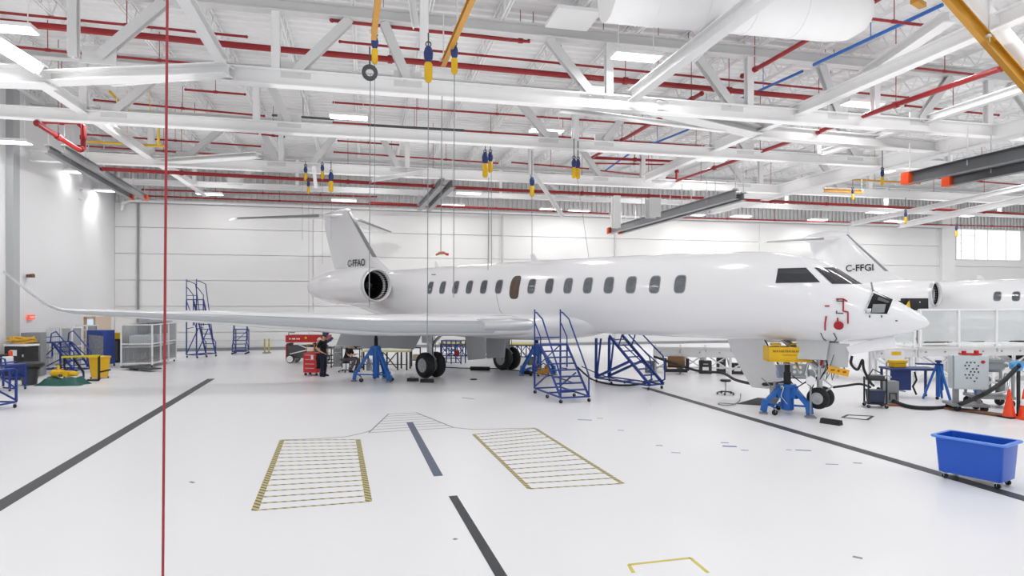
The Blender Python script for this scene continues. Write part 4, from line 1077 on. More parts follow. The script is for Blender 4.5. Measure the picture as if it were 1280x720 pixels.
# work table
g = G(484,463); t = thing('work_table', 'long black-legged work table with pale yellow top behind the wing jack', 'table', g, yaw(1,-.06))
MB().box((0,0,.86), (2.1,.8,.05)).build('tabletop', mat('pale_yellow_top','e6e2a6',.5), t, smooth=False)
for x in (-.95,-.1,.55,.95):
    MB().bar((x,-.35,.84),(x,-.35,.05),.06).build('leg', black_plastic, t, smooth=False); MB().bar((x,.35,.84),(x,.35,.05),.06).build('leg', black_plastic, t, smooth=False)
MB().bar((-.05,-.35,.8),(.5,-.35,.15),.04).bar((.5,-.35,.8),(-.05,-.35,.15),.04).bar((-.95,-.35,.3),(.95,-.35,.3),.03).build('cross_brace', black_plastic, t, smooth=False)
g = G(520,458); t = thing('side_stand', 'black square stand with cream drum right of the long work table', 'stand', g, yaw(1,0))
MB().bar((-.2,0,0),(-.2,0,.9),.05).bar((.2,0,0),(.2,0,.9),.05).bar((-.2,0,.88),(.2,0,.88),.05).bar((-.2,0,.3),(.2,0,.3),.04).build('frame', black_plastic, t, smooth=False)
MB().lathe([(.001,.32),(.15,.32),(.17,.42),(.15,.56),(.001,.58)], n=16).build('drum', mat('drum_cream','d9cba6',.5), t)
# far blue work platform behind the main gear
g = G(612,447)
t = thing('work_platform', 'low blue lattice work platform with yellow edge far behind the main gear', 'platform', g, yaw(1,-.2))
MB().box((0,0,.78), (5.4,1.2,.06)).build('deck', mat('deck_yellow','d9d27a',.5), t, smooth=False)
mb = MB()
for i in range(12):
    x = -2.6+i*.472
    for y in (-.55,.55): mb.bar((x,y,.05),(x,y,.75),.05)
    if i < 11: mb.bar((x,-.55,.1),(x+.472,-.55,.72),.035); mb.bar((x,-.55,.72),(x+.472,-.55,.1),.035)
mb.bar((-2.6,-.55,.72),(2.6,-.55,.72),.06); mb.bar((-2.6,-.55,.12),(2.6,-.55,.12),.05); mb.build('lattice', blue_paint, t, smooth=False)
g = G(567,455); t = thing('gear_scaffold', 'blue lattice scaffold step just behind the near main wheels', 'scaffold', g, yaw(1,-.3))
mb = MB()
for x in (-.5,0,.5):
    for y in (-.3,.3): mb.bar((x,y,.03),(x,y,1.15),.045)
for k in range(6): mb.bar((-.5,-.3,.1+.2*k),(.5,-.3,.1+.2*k),.03); 
mb.bar((-.5,-.3,.1),(.5,-.3,1.1),.03); mb.bar((.5,-.3,.1),(-.5,-.3,1.1),.03); mb.build('frame', blue_paint, t, smooth=False); MB().box((0,0,1.15),(1.05,.65,.04)).build('top_plate', blue_paint, t, smooth=False)
MB().box((.3,-.33,.55),(.25,.03,.25)).build('red_panel', mat('panel_red','9c2b33',.5), t, smooth=False)
# chocks and pads
for px, py, w_, lab in ((516,476.5,.42,'black rubber wheel chock left of the near main wheels'),(534,478,.5,'black rubber wheel chock right in front of the near main wheels')):
    g = G(px,py); r_ = yaw(.98,-.12); M3 = Matrix.Rotation(r_,3,'Z')
    mb = MB().prism([g+M3@Vector((-w_/2,y,z)) for y,z in ((-.1,0),(.1,0),(.07,.12),(-.05,.12))], M3@Vector((w_,0,0)))
    mb.tube([g+M3@Vector((w_*.2,-.02,.12)), g+M3@Vector((w_*.2,-.02,.16)), g+M3@Vector((-w_*.2,-.02,.16)), g+M3@Vector((-w_*.2,-.02,.12))], .012, 6)
    tag(mb.build('wheel_chock', black_rubber, smooth=False), lab, 'wheel chock')
tag(MB().lathe([(.001,.03),(.12,.03),(.15,.0)], G(592,474.5), n=20).build('rubber_disc', black_rubber), 'small black round rubber disc on the floor between the main gears', 'disc')
g = G(1039,530); M3 = Matrix.Rotation(yaw(.62,-.78),3,'Z')
tag(MB().prism([g+M3@Vector((-.24,y,z)) for y,z in ((-.1,0),(.1,0),(.06,.12),(-.06,.12))], M3@Vector((.48,0,0))).build('wheel_chock', black_rubber, smooth=False), 'black wheel chock lying alone in front of the nose wheels', 'wheel chock')
# gold hydraulic unit behind the stairs
g = G(672,472)+W(.25,.5); t = thing('hydraulic_unit', 'gold and brass hydraulic unit behind the blue rolling stairs', 'pump', g, yaw(1,0))
MB().box((0,0,.2),(.5,.35,.18)).cyl((-.15,0,.28),(-.15,0,.5),.08,12).cyl((.15,0,.28),(.15,0,.42),.1,12).build('pump_body', gold, t); MB().tube([(-.2,-.1,.4),(0,-.2,.55),(.2,-.1,.4)],.025,8).build('pipe', dark_grey, t)
for x in (-.2,.2):
    for y in (-.12,.12): caster(t,(x,y,0),.045)
def hose(name, label, pts, r, m=black_rubber, cat='hose', h=None, sub=6):
    v = [tuple(p) for p in pts]
    return tag(MB().tube([Vector(p) for p in catmull(v, sub)], r, 8).build(name, m), label, cat)
o = hose('ground_hose', 'thin black hose with thick sleeves crossing the floor between the main wheels', [G(556,459,.04), G(575,460,.04), G(600,460.5,.06), G(625,461,.05), G(652,464,.05), G(690,470,.04), G(715,478,.04)], .022)
for a, b, lab in ((G(588,460.4,.08), G(612,460.8,.08), 'thick black sleeve lying on the hose behind the near main wheels'), (G(651,464.5,.08), G(664,466,.08), 'shorter thick black sleeve on the hose left of the stairs')):
    tag(MB().cyl(a, b, .085, 12).build('hose_sleeve', black_rubber), lab, 'sleeve')
hose('ground_cable', 'black ground cable looping over the floor behind the blue rolling stairs', [G(722,459,.4), G(738,473,.03), G(752,478,.03), G(775,481.5,.03), G(800,480,.03), G(815,474,.03)], .035, cat='cable')
hose('ground_cable', 'black ground cable running behind stairs towards the cabin steps', [G(727,458,.3), G(745,466,.03), G(765,473,.03), G(790,478,.03), G(808,479.5,.03)], .02, cat='cable')
# ================================================================ RIGHT SIDE: DOCK, CARTS, CONES
# maintenance dock round the far jet: deck pieces with railing panels
panel_m = mat('dock_panel_clear', 'e4e7e8', .35, alpha=.6)
def dock(label, a, b, depth_, h, rail, nposts, panels=True, skirt=.34):
    u = (b-a); L = u.length; u.normalize(); rz_ = math.atan2(u.y, u.x)
    t = thing('maintenance_dock', label, 'work dock', (a.x, a.y, 0), rz_)   # local +X along the edge, +Y away
    MB().box((L/2, depth_/2, h-.04), (L, depth_, .08)).build('deck', white_steel, t, smooth=False)
    MB().box((L/2, -.02, h-skirt/2), (L, .06, skirt)).box((L/2, -.06, h-.03),(L,.06,.07)).build('edge_beam', grey_steel, t, smooth=False)
    bolts = MB()
    k = .3
    while k < L: bolts.cyl((k,-.05,h-skirt*.5),(k,-.08,h-skirt*.5),.03,8); k += .8
    bolts.build('bolts', mid_grey, t)
    n = nposts
    for i in range(n):
        x = .1+(L-.2)*i/(n-1)
        MB().bar((x,0,h-.2),(x,0,h+rail),.1,.08).build('rail_post', white_steel, t, smooth=False)
        MB().bar((x,.15,0),(x,.15,h-.1),.09).bar((x,depth_-.1,0),(x,depth_-.1,h-.1),.09).bar((x,.15,.2),(x,depth_-.1,h-.2),.05).build('leg', white_steel, t, smooth=False)
        if i+1 < n:
            x2 = .1+(L-.2)*(i+1)/(n-1)
            MB().bar((x,.15,.15),(x2,.15,h-.3),.05).bar((x,.15,h-.3),(x2,.15,.15),.05).bar((x,.15,.25),(x2,.15,.25),.05).build('brace', white_steel, t, smooth=False)
            if rail > .3:
                MB().bar((x,0,h+rail-.03),(x2,0,h+rail-.03),.07).bar((x,0,h+.12),(x2,0,h+.12),.06).build('rail', white_steel, t, smooth=False)
                if panels: MB().box(((x+x2)/2,.01,h+rail*.55),(x2-x-.1,.02,rail*.8)).build('guard_panel', panel_m, t, smooth=False)
    return t
dk = dock('white maintenance dock with railing panels behind the nose of the near jet', W(13.1,23.2), W(14.9,23.6), 2.2, 1.32, 1.35, 2)
dk2 = dock('long white maintenance dock with railing panels running off the right edge', W(14.95,23.6), W(21.5,24.6), 2.4, 1.34, 1.42, 5)
dk3 = dock('low white dock platform under the cabin with trestle legs and casters', W(6.0,27.2), W(11.2,26.2), 2.0, 1.12, .1, 6, False, .42)
dk4 = dock('white dock walkway under the nose between cabin platform and railed docks', W(11.3,26.4), W(12.9,25.2), 1.6, 1.18, .1, 3, False, .4)
# things on the docks
g = W(15.25,24.3,1.35)
t = thing('equipment_case', 'open black equipment case with yellow flap on a stand behind the nose tip', 'case', g, yaw(1,.15))
MB().bar((-.4,0,0),(-.4,0,1.32),.05).bar((.4,0,0),(.4,0,1.32),.05).box((0,.1,1.32),(1.1,.5,.04)).build('stand', white_steel, t, smooth=False)
MB().box((.12,.1,1.58), (.86,.4,.46)).build('body', black_plastic, t, bevel=.02); MB().box((-.62,.15,1.68),(.5,.3,.06)).build('lid', black_plastic, t, smooth=False)
MB().prism([(-.5,-.12,1.36),(-.22,-.12,1.36),(-.28,-.12,1.72),(-.4,-.12,1.5)],(0,.05,0)).build('flap', yellow, t, smooth=False)
MB().cyl((.15,-.11,1.66),(.15,-.13,1.66),.03,10).build('latch', chrome, t)
g = W(16.5,25.0,1.35); t = thing('storage_shelf', 'grey shelf of small boxes on the dock right of the nose tip', 'shelf', g, yaw(1,.15))
mb = MB(); mb.bar((-.6,0,0),(-.6,0,1.3),.04).bar((.6,0,0),(.6,0,1.3),.04); mb.build('frame', mid_grey, t, smooth=False)
for z in (.1,.45,.8,1.2): MB().box((0,0,z),(1.2,.4,.03)).build('shelf_board', mid_grey, t, smooth=False)
MB().box((0,.2,.65),(1.2,.02,1.25)).build('back_panel', mat('shelf_back','9b9ea1',.5), t, smooth=False)
rr = random.Random(5)
for i,(x,z,c_) in enumerate(((-.35,.465,'b39a6a'),(.0,.465,'d8d3c8'),(.35,.465,'7f8488'),(-.3,.815,'c9b27a'),(.2,.815,'e9e9e6'),(-.3,.115,'a8a08c'),(.25,.115,'8e7a52'))):
    M3 = Matrix.Rotation(yaw(1,.15),3,'Z')
    tag(MB().box(g+M3@Vector((x,-.05,z+.1)),(.26,.25,.19),rz=yaw(1,.15)).build('small_carton', mat('carton_%s'%c_, c_, .6), smooth=False), ['tan','ivory','grey','sand yellow','white','olive','brown'][i]+' small carton on the grey dock shelf right of the nose tip', 'carton')

# machinery under the low dock
g = W(6.9, 26.9); t = thing('hydraulic_unit', 'brown and black drum machine under the low dock left of the stool', 'machine', g, yaw(1,-.2))
MB().lathe([(.001,-.35),(.2,-.35),(.24,-.28),(.24,.28),(.2,.35),(.001,.35)],(0,0,.5),'X',18).build('drum', mat('drum_brown','6b4a22',.5,noise=.3,nscale=6), t)
MB().box((0,0,.14),(.9,.5,.1)).box((-.45,0,.4),(.12,.45,.5)).box((.45,0,.4),(.12,.45,.5)).build('frame', black_plastic, t, smooth=False)
for k,(x,z_,w_,h_,c_,lab) in enumerate(((8.15,27.0,.5,.55,'2b2d30','black tool box under the low dock next to the brown drum'),(8.85,27.1,.35,.7,'3a3d42','upright black case under the low dock in the middle'),(9.45,26.9,.55,.45,'24262a','wide black box under the low dock near the stool'),(10.2,26.8,.4,.6,'4a4a4c','dark grey case under the low dock at its right end'),(5.9,27.4,.4,.5,'5c6064','grey case under the low dock at its left end'))):
    t = thing('tool_case', lab, 'case', W(x,z_), yaw(1,-.2)); m_ = mat('case_%s' % c_, c_, .5)
    MB().box((0,0,h_/2),(w_,.35,h_)).build('body', m_, t, bevel=.02); MB().box((0,-.18,h_*.75),(w_*.4,.03,.04)).build('handle', chrome, t, smooth=False); MB().box((0,-.178,h_*.4),(w_*.5,.01,h_*.25)).build('paper_label', white_steel, t, smooth=False)
# cabinets and carts in front of the dock
g = G(1210,514)
t = thing('control_cabinet', 'pale grey electrical control cabinet with black buttons on a wheeled frame', 'control cabinet', g, yaw(.97,-.24))
MB().box((0,0,1.08), (.86,.34,.92)).build('cabinet', mat('cabinet_grey','c6d0d4',.4), t, bevel=.015)
MB().box((0,-.18,1.08),(.8,.015,.86)).build('door', MATS['cabinet_grey'], t, bevel=.006)
for i,(x,z) in enumerate([(-.1+.09*(k%4)-.04*(k//4%2),1.36-.085*(k//3)) for k in range(19)]): MB().cyl((x,-.185,z),(x,-.205,z),.02,8).build('button', black_plastic, t)
MB().cyl((.28,-.185,1.38),(.28,-.22,1.38),.045,12).build('emergency_stop', mat('stop_red','b3202a',.4), t)
MB().box((.05,0,1.58),(.5,.2,.05)).cyl((-.1,0,1.6),(-.1,0,1.66),.06,12).cyl((.2,0,1.6),(.2,0,1.68),.06,12).build('warning_lamp', red_paint, t)
MB().box((0,.15,.18),(.9,.7,.07)).bar((-.3,.0,.2),(-.3,.0,.65),.12).bar((.3,.1,.2),(.3,.1,.65),.08).build('frame', mid_grey, t, smooth=False)
MB().bar((-.43,-.18,.62),(-.43,-.18,1.55),.02).build('hinge', mid_grey, t, smooth=False)
for x in (-.3,.35):
    for y in (-.1,.4): caster(t,(x,y,0),.1)
g = G(1243,512)+W(.25,.55)
t = thing('pump_cart', 'grey hydraulic pump cart with motors and piping right of the control cabinet', 'pump cart', g, yaw(.97,-.24))
MB().box((0,0,.3),(1.0,.8,.08)).bar((-.45,-.35,.3),(-.45,-.35,1.35),.06).bar((.45,-.35,.3),(.45,-.35,1.35),.06).bar((-.45,-.35,1.35),(.45,-.35,1.35),.06).bar((-.45,.35,.3),(-.45,.35,1.35),.06).bar((.45,.35,.3),(.45,.35,1.35),.06).build('frame', mid_grey, t, smooth=False)
MB().lathe([(.001,-.4),(.17,-.4),(.2,-.34),(.2,.2),(.15,.3),(.06,.32),(.06,.42),(.001,.42)],(0,-.1,1.2),'X',18).build('motor', mat('motor_grey','8f9799',.4,metal=.3), t)
MB().lathe([(.001,0),(.2,0),(.22,.05),(.22,.4),(.16,.46),(.001,.48)],(-.15,.05,.42),n=18).lathe([(.001,0),(.12,0),(.12,.35),(.001,.4)],(.25,-.1,.42),n=14).build('tank', MATS['motor_grey'], t)
MB().tube([(-.3,-.3,.5),(-.1,-.35,.75),(.2,-.32,.7),(.3,-.3,1.0)],.035,8).tube([(.0,-.3,.4),(.3,-.36,.5),(.42,-.2,.8)],.03,8).build('pipe', chrome, t)
MB().sphere((-.42,-.38,.45),.1,12).build('blue_valve', jack_blue, t)
for x in (-.4,.4):
    for y in (-.3,.3): caster(t,(x,y,0),.13,'wheel')
hose('heavy_hose', 'thick black hose sagging across the floor in front of the control cabinet', [G(1098,486,.35), G(1104,494,.10), G(1128,506,.06), G(1155,510,.06), G(1190,508,.07), P(1225,495,16.2), P(1250,480,16.4), P(1263,468,16.6), P(1271,460,16.7)], .055)
g = P(1273,457,16.8); t = thing('pipe_stand', 'black pipe stand with light blue clamp head holding the thick hose', 'stand', (g.x,g.y,0), yaw(1,0))
MB().bar((0,0,.03),(0,0,g.z-.05),.06).bar((-.3,0,.03),(.3,0,.03),.06).bar((0,-.3,.03),(0,.3,.03),.06).build('post', black_plastic, t, smooth=False)
cl = MB().lathe([(.07,-.09),(.13,-.09),(.13,.09),(.07,.09)],(-.06,0,g.z),'Y',18).box((.1,0,g.z+.05),(.18,.12,.1)).cyl((-.22,0,g.z+.03),(-.13,0,g.z+.0),.04,10).build('clamp_head', mat('clamp_blue','5da3d6',.4), t)
# wooden plank
a, b = G(1184,511), G(1256,521)
tag(MB().bar(a+Vector((0,0,.03)), b+Vector((0,0,.03)), .34, .05).build('wooden_plank', mat('plank_brown','7a5340',.7,noise=.2,nscale=4), smooth=False), 'long brown wooden plank on the floor under the wheeled machines', 'plank')
tag(MB().box(G(1117,507)+Vector((0,0,.02)), (.75,.3,.04), rz=yaw(1,-.1)).build('floor_plate', mat('plate_rust','8a4a34',.7,noise=.2), smooth=False), 'rust brown flat plate on the floor right of the black tool cart', 'plate')
# work table with white board under the dock
g = G(1136,497); t = thing('work_table', 'navy blue work table under the railed dock left of the blue tripod', 'table', g, yaw(.99,-.12))
MB().box((0,0,.92),(1.45,.8,.06)).build('tabletop', navy, t, smooth=False)
for x in (-.66,.66):
    for y in (-.35,.35): MB().bar((x,y,.9),(x,y,.1),.06).build('leg', navy, t, smooth=False); caster(t,(x,y,0),.05)
MB().box((-.38,-.3,.58),(.6,.04,.62)).build('side_panel', navy, t, smooth=False)
MB().tube([(.05,-.36,.15),(-.05,-.36,.4),(.06,-.36,.6),(.0,-.36,.85)],.03,8).build('cable', black_rubber, t)
zt = g+Vector((0,0,.955))
tag(MB().box(zt+W(-.3,.1)+Vector((0,0,.17)),(.5,.3,.1)).box(zt+W(-.3,.1)+Vector((0,0,.06)),(.44,.26,.12)).build('yellow_case', yellow, bevel=.02), 'yellow case lying on the navy work table', 'case')
t2 = thing('notice_board', 'white notice board with yellow sticker beside the navy work table', 'board', G(1118,489), yaw(1,-.1))
MB().box((0,0,1.17),(.62,.03,.42)).build('board', white_steel, t2, smooth=False); MB().box((.05,-.02,1.28),(.3,.01,.12)).build('sticker', yellow, t2, smooth=False)
MB().bar((-.25,0,0),(-.25,0,1.0),.04).bar((.25,0,0),(.25,0,1.0),.04).bar((-.25,-.2,.02),(-.25,.2,.02),.04).bar((.25,-.2,.02),(.25,.2,.02),.04).build('stand', mid_grey, t2, smooth=False)
g = G(1113,503); t = thing('metal_pedestal', 'grey metal pedestal box on the floor right of the black tool cart', 'box', g, yaw(1,-.1))
MB().box((0,0,.33),(.36,.3,.64)).build('body', mid_grey, t, bevel=.015); MB().bar((-.1,-.16,.1),(-.1,-.16,.3),.03).bar((.1,-.16,.1),(.1,-.16,.3),.03).bar((-.1,-.16,.3),(.1,-.16,.3),.03).build('handle', dark_grey, t, smooth=False)
# tall blue tripod
g = G(1173,500); t = thing('tripod_stand', 'tall slim blue tripod stand between navy table and control cabinet', 'tripod', g, yaw(1,-.3))
MB().cyl((0,0,.1),(0,0,1.18),.05,12).cyl((.12,.05,.3),(.12,.05,1.1),.035,10).build('column', jack_blue, t); MB().box((-.25,0,1.1),(.7,.2,.04)).cyl((0,0,1.16),(0,0,1.22),.09,12).build('head', navy, t, smooth=False)
for k in range(3):
    a = k*2*math.pi/3+math.pi; MB().bar((math.cos(a)*.04,math.sin(a)*.04,1.1),(math.cos(a)*.42,math.sin(a)*.42,.02),.055).build('leg', jack_blue, t, smooth=False)
# black tool cart by the nose gear
g = G(1094,509); t = utility_cart('tool_cart', 'black tool cart with blue bin standing in front of the nose equipment door', g, yaw(.97,-.24), .46, .42, .85, (.12,.8), black_plastic)
mb = MB(); mb.loft([[Vector((sx*w*.5, sy*d*.5, z)) for sx, sy in ((-1,-1),(1,-1),(1,1),(-1,1))] for w,d,z in ((.36,.34,.15),(.42,.40,.5))]); mb.build('bin', mat('bin_dark_blue','253552',.45), t, smooth=False)
MB().box((0,0,.87),(.4,.36,.1)).tube([(-.2,-.1,.9),(-.1,-.15,1.1),(.1,-.1,1.0)],.02,6).build('tool_tray', dark_grey, t, smooth=False)
# cones
def cone(label, g, h=.74, band=False):
    t = thing('traffic_cone', label, 'traffic cone', g)
    MB().box((0,0,.02),(.38,.38,.04)).build('base', black_rubber if not band else orange, t, bevel=.008)
    pr = lambda z: .145-(.145-.028)*(z-.04)/(h-.04)
    MB().lathe([(pr(.04)+.02,.035),(pr(.07),.07),(pr(h),h),(.001,h)], n=24).build('cone_body', mat('cone_orange','f0471a',.4), t)
    if band: MB().lathe([(pr(.36)+.003,.36),(pr(.52)+.003,.52)], n=24).build('reflective_band', white_steel, t)
cone('plain orange traffic cone near the right edge', G(1261.5,522))
cone('orange traffic cone with white band cut by the right picture edge', G(1281,524), .78, True)
# blue tub truck
pA, pB, pC = W(7.29,10.8), W(7.70,10.17), W(8.08,10.39)
u = (pB-pA).normalized(); v = Vector((-u.y,u.x,0)); v = v if v.dot(pC-pB) > 0 else -v
zc = .12
cen = (W(7.19,11.0)+W(7.74,10.12)+W(8.35,10.44)+(W(7.19,11.0)+W(8.35,10.44)-W(7.74,10.12)))/4
t = thing('tub_truck', 'bright blue plastic tub truck on casters standing on the dark lane line', 'tub', cen, math.atan2(u.y,u.x))
def rr_ring(lx, ly, z, r=.06, n=5):
    out = []
    for cx, cy, a0 in ((lx/2-r,ly/2-r,0),(-lx/2+r,ly/2-r,90),(-lx/2+r,-ly/2+r,180),(lx/2-r,-ly/2+r,270)):
        for k in range(n):
            a = R(a0+90*k/(n-1)); out.append(Vector((cx+r*math.cos(a), cy+r*math.sin(a), z)))
    return out
tub = mat('tub_blue','0a52c0',.35,noise=.04,coat=.15)
MB().loft([rr_ring(.92,.57,zc), rr_ring(.99,.65,.70), rr_ring(1.08,.73,.71), rr_ring(1.08,.73,.735), rr_ring(.97,.62,.735), rr_ring(.88,.53,zc+.03)]).build('tub_body', tub, t)
MB().loft([rr_ring(1.085,.735,.705), rr_ring(1.10,.75,.725), rr_ring(1.085,.735,.742), rr_ring(.975,.625,.742), rr_ring(.97,.62,.72)], cap=False).build('rim', mat('tub_rim_blue','5b8eea',.35), t)
MB().box((0,0,zc-.005),(.8,.46,.02)).build('base_plate', chrome, t, smooth=False)
for x in (-.38,.38):
    for y in (-.2,.2): caster(t,(x,y,0),.045)
M3 = Matrix.Rotation(math.atan2(u.y,u.x),3,'Z')
p = cen + M3@Vector((.32,-.02,.60))
tag(MB().sphere(p,.13,14,(1,.9,.6)).build('crumpled_paper', mat('paper_grey','8d8a88',.7,bump=.8,bscale=20)), 'crumpled grey paper bundle inside the blue tub truck', 'paper')
p = cen + M3@Vector((0,0,.33)); tag(MB().box(p,(.72,.4,.36),rz=math.atan2(u.y,u.x)).build('waste_sack', mat('sack_dark','2a4fa0',.6), bevel=.08), 'blue waste sack filling the bottom of the tub truck', 'sack')
# stool, mat, cables, floor frame
g = G(907,493); t = thing('shop_stool', 'black round shop stool alone below the cabin', 'stool', g)
MB().lathe([(.001,.42),(.15,.42),(.17,.44),(.17,.47),(.15,.49),(.001,.49)], n=20).build('seat', black_plastic, t); MB().cyl((0,0,.06),(0,0,.43),.025,10).build('column', chrome, t)
for k in range(5):
    a = k*2*math.pi/5+.3; MB().bar((0,0,.1),(math.cos(a)*.26,math.sin(a)*.26,.07),.04,.03).build('leg', black_plastic, t, smooth=False); caster(t,(math.cos(a)*.26,math.sin(a)*.26,0),.03)
m = [G(921,505), G(968,508), G(974,499), G(947,497.5)]
tag(MB().prism(m,(0,0,.012)).build('floor_mat', black_rubber, smooth=False), 'black rubber floor mat behind the nose jack', 'mat')
hose('ground_cable', 'thin grey cable curling over the floor between stool and rubber mat', [G(926,492,.02), G(924,501,.02), G(915,506,.02), G(901,506,.02), G(899,504,.02), G(920,505,.03)], .012, cable_grey, 'cable')
hose('service_hose', 'thick black service hose hanging along the low dock under the cabin', [W(5.9,26.6,.75), P(870,463,25.6), P(902,466,24.8), P(920,475,22), P(945,480,20), P(975,479,18.2), P(986,474,17.6)], .05)
hose('service_hose', 'black hose dropping behind the nose gear into the tool cart', [P(1065,445,17.4), P(1064,455,17.4), P(1072,462,17.6), P(1078,450,17.6), P(1080,462,17.8), P(1088,478,17.8), P(1092,482,17.9)], .035)
hose('service_hose', 'black hose along the floor from nose wheels to the tool cart', [G(1042,484,.5), G(1058,482,.5), G(1075,480,.55), G(1088,484,.5)], .035)
fr = MB(); q = [G(1053,522), G(1060,518.8), G(1091,520.5), G(1084,525)]
for i in range(4): fr.bar(q[i]+Vector((0,0,.006)), q[(i+1)%4]+Vector((0,0,.006)), .06, .012)
tag(fr.build('floor_frame', black_plastic, smooth=False), 'black rectangular frame lying flat on the floor right of the wheel chock', 'frame')
# nose gear surroundings
g = P(1048,464,16.3); t = thing('towing_placard', 'tilted orange-yellow placard hanging on the nose gear', 'placard', g, yaw(.98,-.2))
MB().box((0,0,0),(.5,.03,.17), rot=Matrix.Rotation(R(12),3,'Y')).build('plate', mat('placard_yellow','eaa91c',.45), t, smooth=False)
MB().box((.0,-.018,.01),(.05,.004,.05)).box((-.14,-.018,.03),(.1,.004,.04)).box((.14,-.018,-.02),(.08,.004,.04)).build('print', mat('placard_print','8a5a10',.5), t, smooth=False)
MB().tube([(-.2,0,.1),(-.05,.12,.5),(.15,0,.06)],.01,6).build('cord', black_rubber, t)
g = P(1013.5,476,16.6); mb = MB().lathe([(.001,-.03),(.13,-.03),(.13,.03),(.001,.03)],(0,0,0),'Y',6)
t = thing('sealed_canister', 'white six-sided canister lid on a bracket in front of the nose gear', 'canister', g, yaw(.98,-.2)); mb.build('face', white_steel, t, smooth=False)
MB().bar((0,.03,0),(0,.03,-g.z+.02),.04).box((0,.03,-g.z+.02),(.25,.25,.03)).build('bracket', mid_grey, t, smooth=False)
mb = MB(); c = P(976,463,17.6); rows = []
for k in range(7):
    f = k/6; rows.append([c+Vector(((.16-.05*f)*math.cos(a*math.pi/5)*(1+.15*math.sin(a*2+k)), .06*math.sin(a*math.pi/5), .16-.36*f)) for a in range(10)])
tag(mb.loft(rows).tube([c+Vector((0,0,.15)), c+Vector((.03,0,.5))],.01,5).build('plastic_bag', mat('bag_pale_blue','a9b8d6',.4,noise=.35,nscale=14)), 'pale blue plastic bag hanging left of the nose jack ram', 'bag')
g = G(955,470)+W(.3,.5)
t = thing('test_bench', 'grey test rig with gauges and hoses behind the nose jack', 'test rig', G(1001,496), yaw(.98,-.2))
MB().bar((-.5,0,.05),(-.5,0,1.3),.05).bar((.5,0,.05),(.5,0,1.3),.05).bar((-.5,0,1.2),(.5,0,1.2),.05).bar((-.5,0,.6),(.5,0,.6),.05).bar((-.5,-.25,.03),(-.5,.25,.03),.05).bar((.5,-.25,.03),(.5,.25,.03),.05).build('frame', mid_grey, t, smooth=False)
MB().box((-.1,0,.85),(.5,.25,.4)).box((.32,.02,.75),(.2,.2,.25)).build('instrument_box', mat('rig_grey','9aa0a2',.45), t, bevel=.02)
mb = MB()
for x,z in ((-.22,.95),(-.05,.95),(-.22,.8),(-.05,.8)): mb.cyl((x,-.13,z),(x,-.15,z),.05,12)
mb.build('gauge', white_steel, t); MB().tube([(-.4,-.1,.6),(-.2,-.25,.3),(.1,-.2,.5),(.3,-.15,.3),(.45,-.1,.65)],.025,6).tube([(-.3,-.1,.7),(0,-.25,.45),(.4,-.2,.6)],.02,6).build('hose', black_rubber, t)
# ================================================================ HANGING THINGS
a = P(209.4,-30,5.2); b = P(203.6,712,5.2); a2 = Vector((a.x+(a.x-b.x)*.04, a.y, a.z))
bz = Vector((b.x-(a.x-b.x)*.2, b.y, .01))
tag(MB().tube([a, b, bz], .0105, 8).build('hanging_strap', mat('strap_red','a3303a',.5)), 'thin red strap hanging from the roof to the floor close to the camera', 'strap')
def cable(label, px0, y0, px1, y1, Z, r=.011, m=cable_grey):
    return tag(MB().tube([P(px0,y0,Z), P(px1,y1,Z)], r, 6).build('hoist_cable', m), label, 'cable')
def hoist(label, px, y0, y1, Z, yc=-40, pxc=None, ring=False, double=False, roof=9.4):
    top = P(px,y0,Z); bot = P(px,y1,Z); H = top.z-bot.z
    t = thing('tool_balancer', label, 'hoist', top)
    w = min(.13, H*.13)
    MB().loft([[Vector((w*s*math.cos(a*math.pi/6), w*.7*s*math.sin(a*math.pi/6), -z*H)) for a in range(12)] for z,s in ((0,.2),(.06,.7),(.2,1),(.35,.9),(.46,.55))]).build('drum_body', navy, t)
    MB().loft([[Vector((w*.85*s*math.cos(a*math.pi/6), w*.6*s*math.sin(a*math.pi/6), -z*H)) for a in range(12)] for z,s in ((.44,.6),(.5,1),(.92,1),(1,.55))]).build('yellow_cover', yellow, t)
    k = MB(); k.tube([Vector((0,0,0)), Vector((0,0,max(.15, min(2.5, roof-top.z))))], .018, 6); k.lathe([(.05,-.015),(.075,-.015),(.075,.015),(.05,.015),(.05,-.015)], (0,0,.03),'Y',12); k.build('hook', dark_grey, t)
    if ring:
        MB().lathe([(.10,-.04),(.19,-.04),(.19,.04),(.10,.04),(.10,-.04)], (-.12,0,-H-.22),'Y',20).tube([(-.12,0,-H*.4),(-.12,0,-H-.05)],.02,6).build('pulley', dark_grey, t)
    return t
hoist('blue and yellow tool balancer with a round pulley under the left gold rail', 468.5, 45, 80, 15.5, ring=True)
hoist('large blue and yellow tool balancer between the two gold rails', 535.5, 57, 103, 15.2)
hoist('blue and yellow tool balancer at the end of the right gold rail', 568, 56, 93, 15.8)
hoist('small yellow balancer under the third truss left of the fin, left one', 382, 208, 226, 29)
hoist('small dark and yellow balancer hanging lowest left of the fin', 385.5, 226, 242, 29, roof=8.2)
hoist('small yellow balancer under the third truss left of the fin, second one', 403, 206, 224, 29)
hoist('small blue and yellow balancer just above the fin tip', 413.8, 215, 240, 29)
hoist('left balancer of the blue pair under the second truss', 606.5, 190, 222, 25)
hoist('right balancer of the blue pair under the second truss', 613, 190, 216, 25.2)
hoist('blue and yellow balancer beside the angled strut', 665, 221, 246, 27)
hoist('left yellow balancer of the pair over the cabin roof', 717.5, 198, 223, 25)
hoist('right yellow balancer of the pair over the cabin roof', 722.5, 199, 224, 25.2)
hoist('small blue balancer in front of the wall below the deep crane girder', 1066, 236, 250, 33)
hoist('small blue and yellow balancer low over the far jet fin', 1132, 264, 280, 33, roof=8.4)
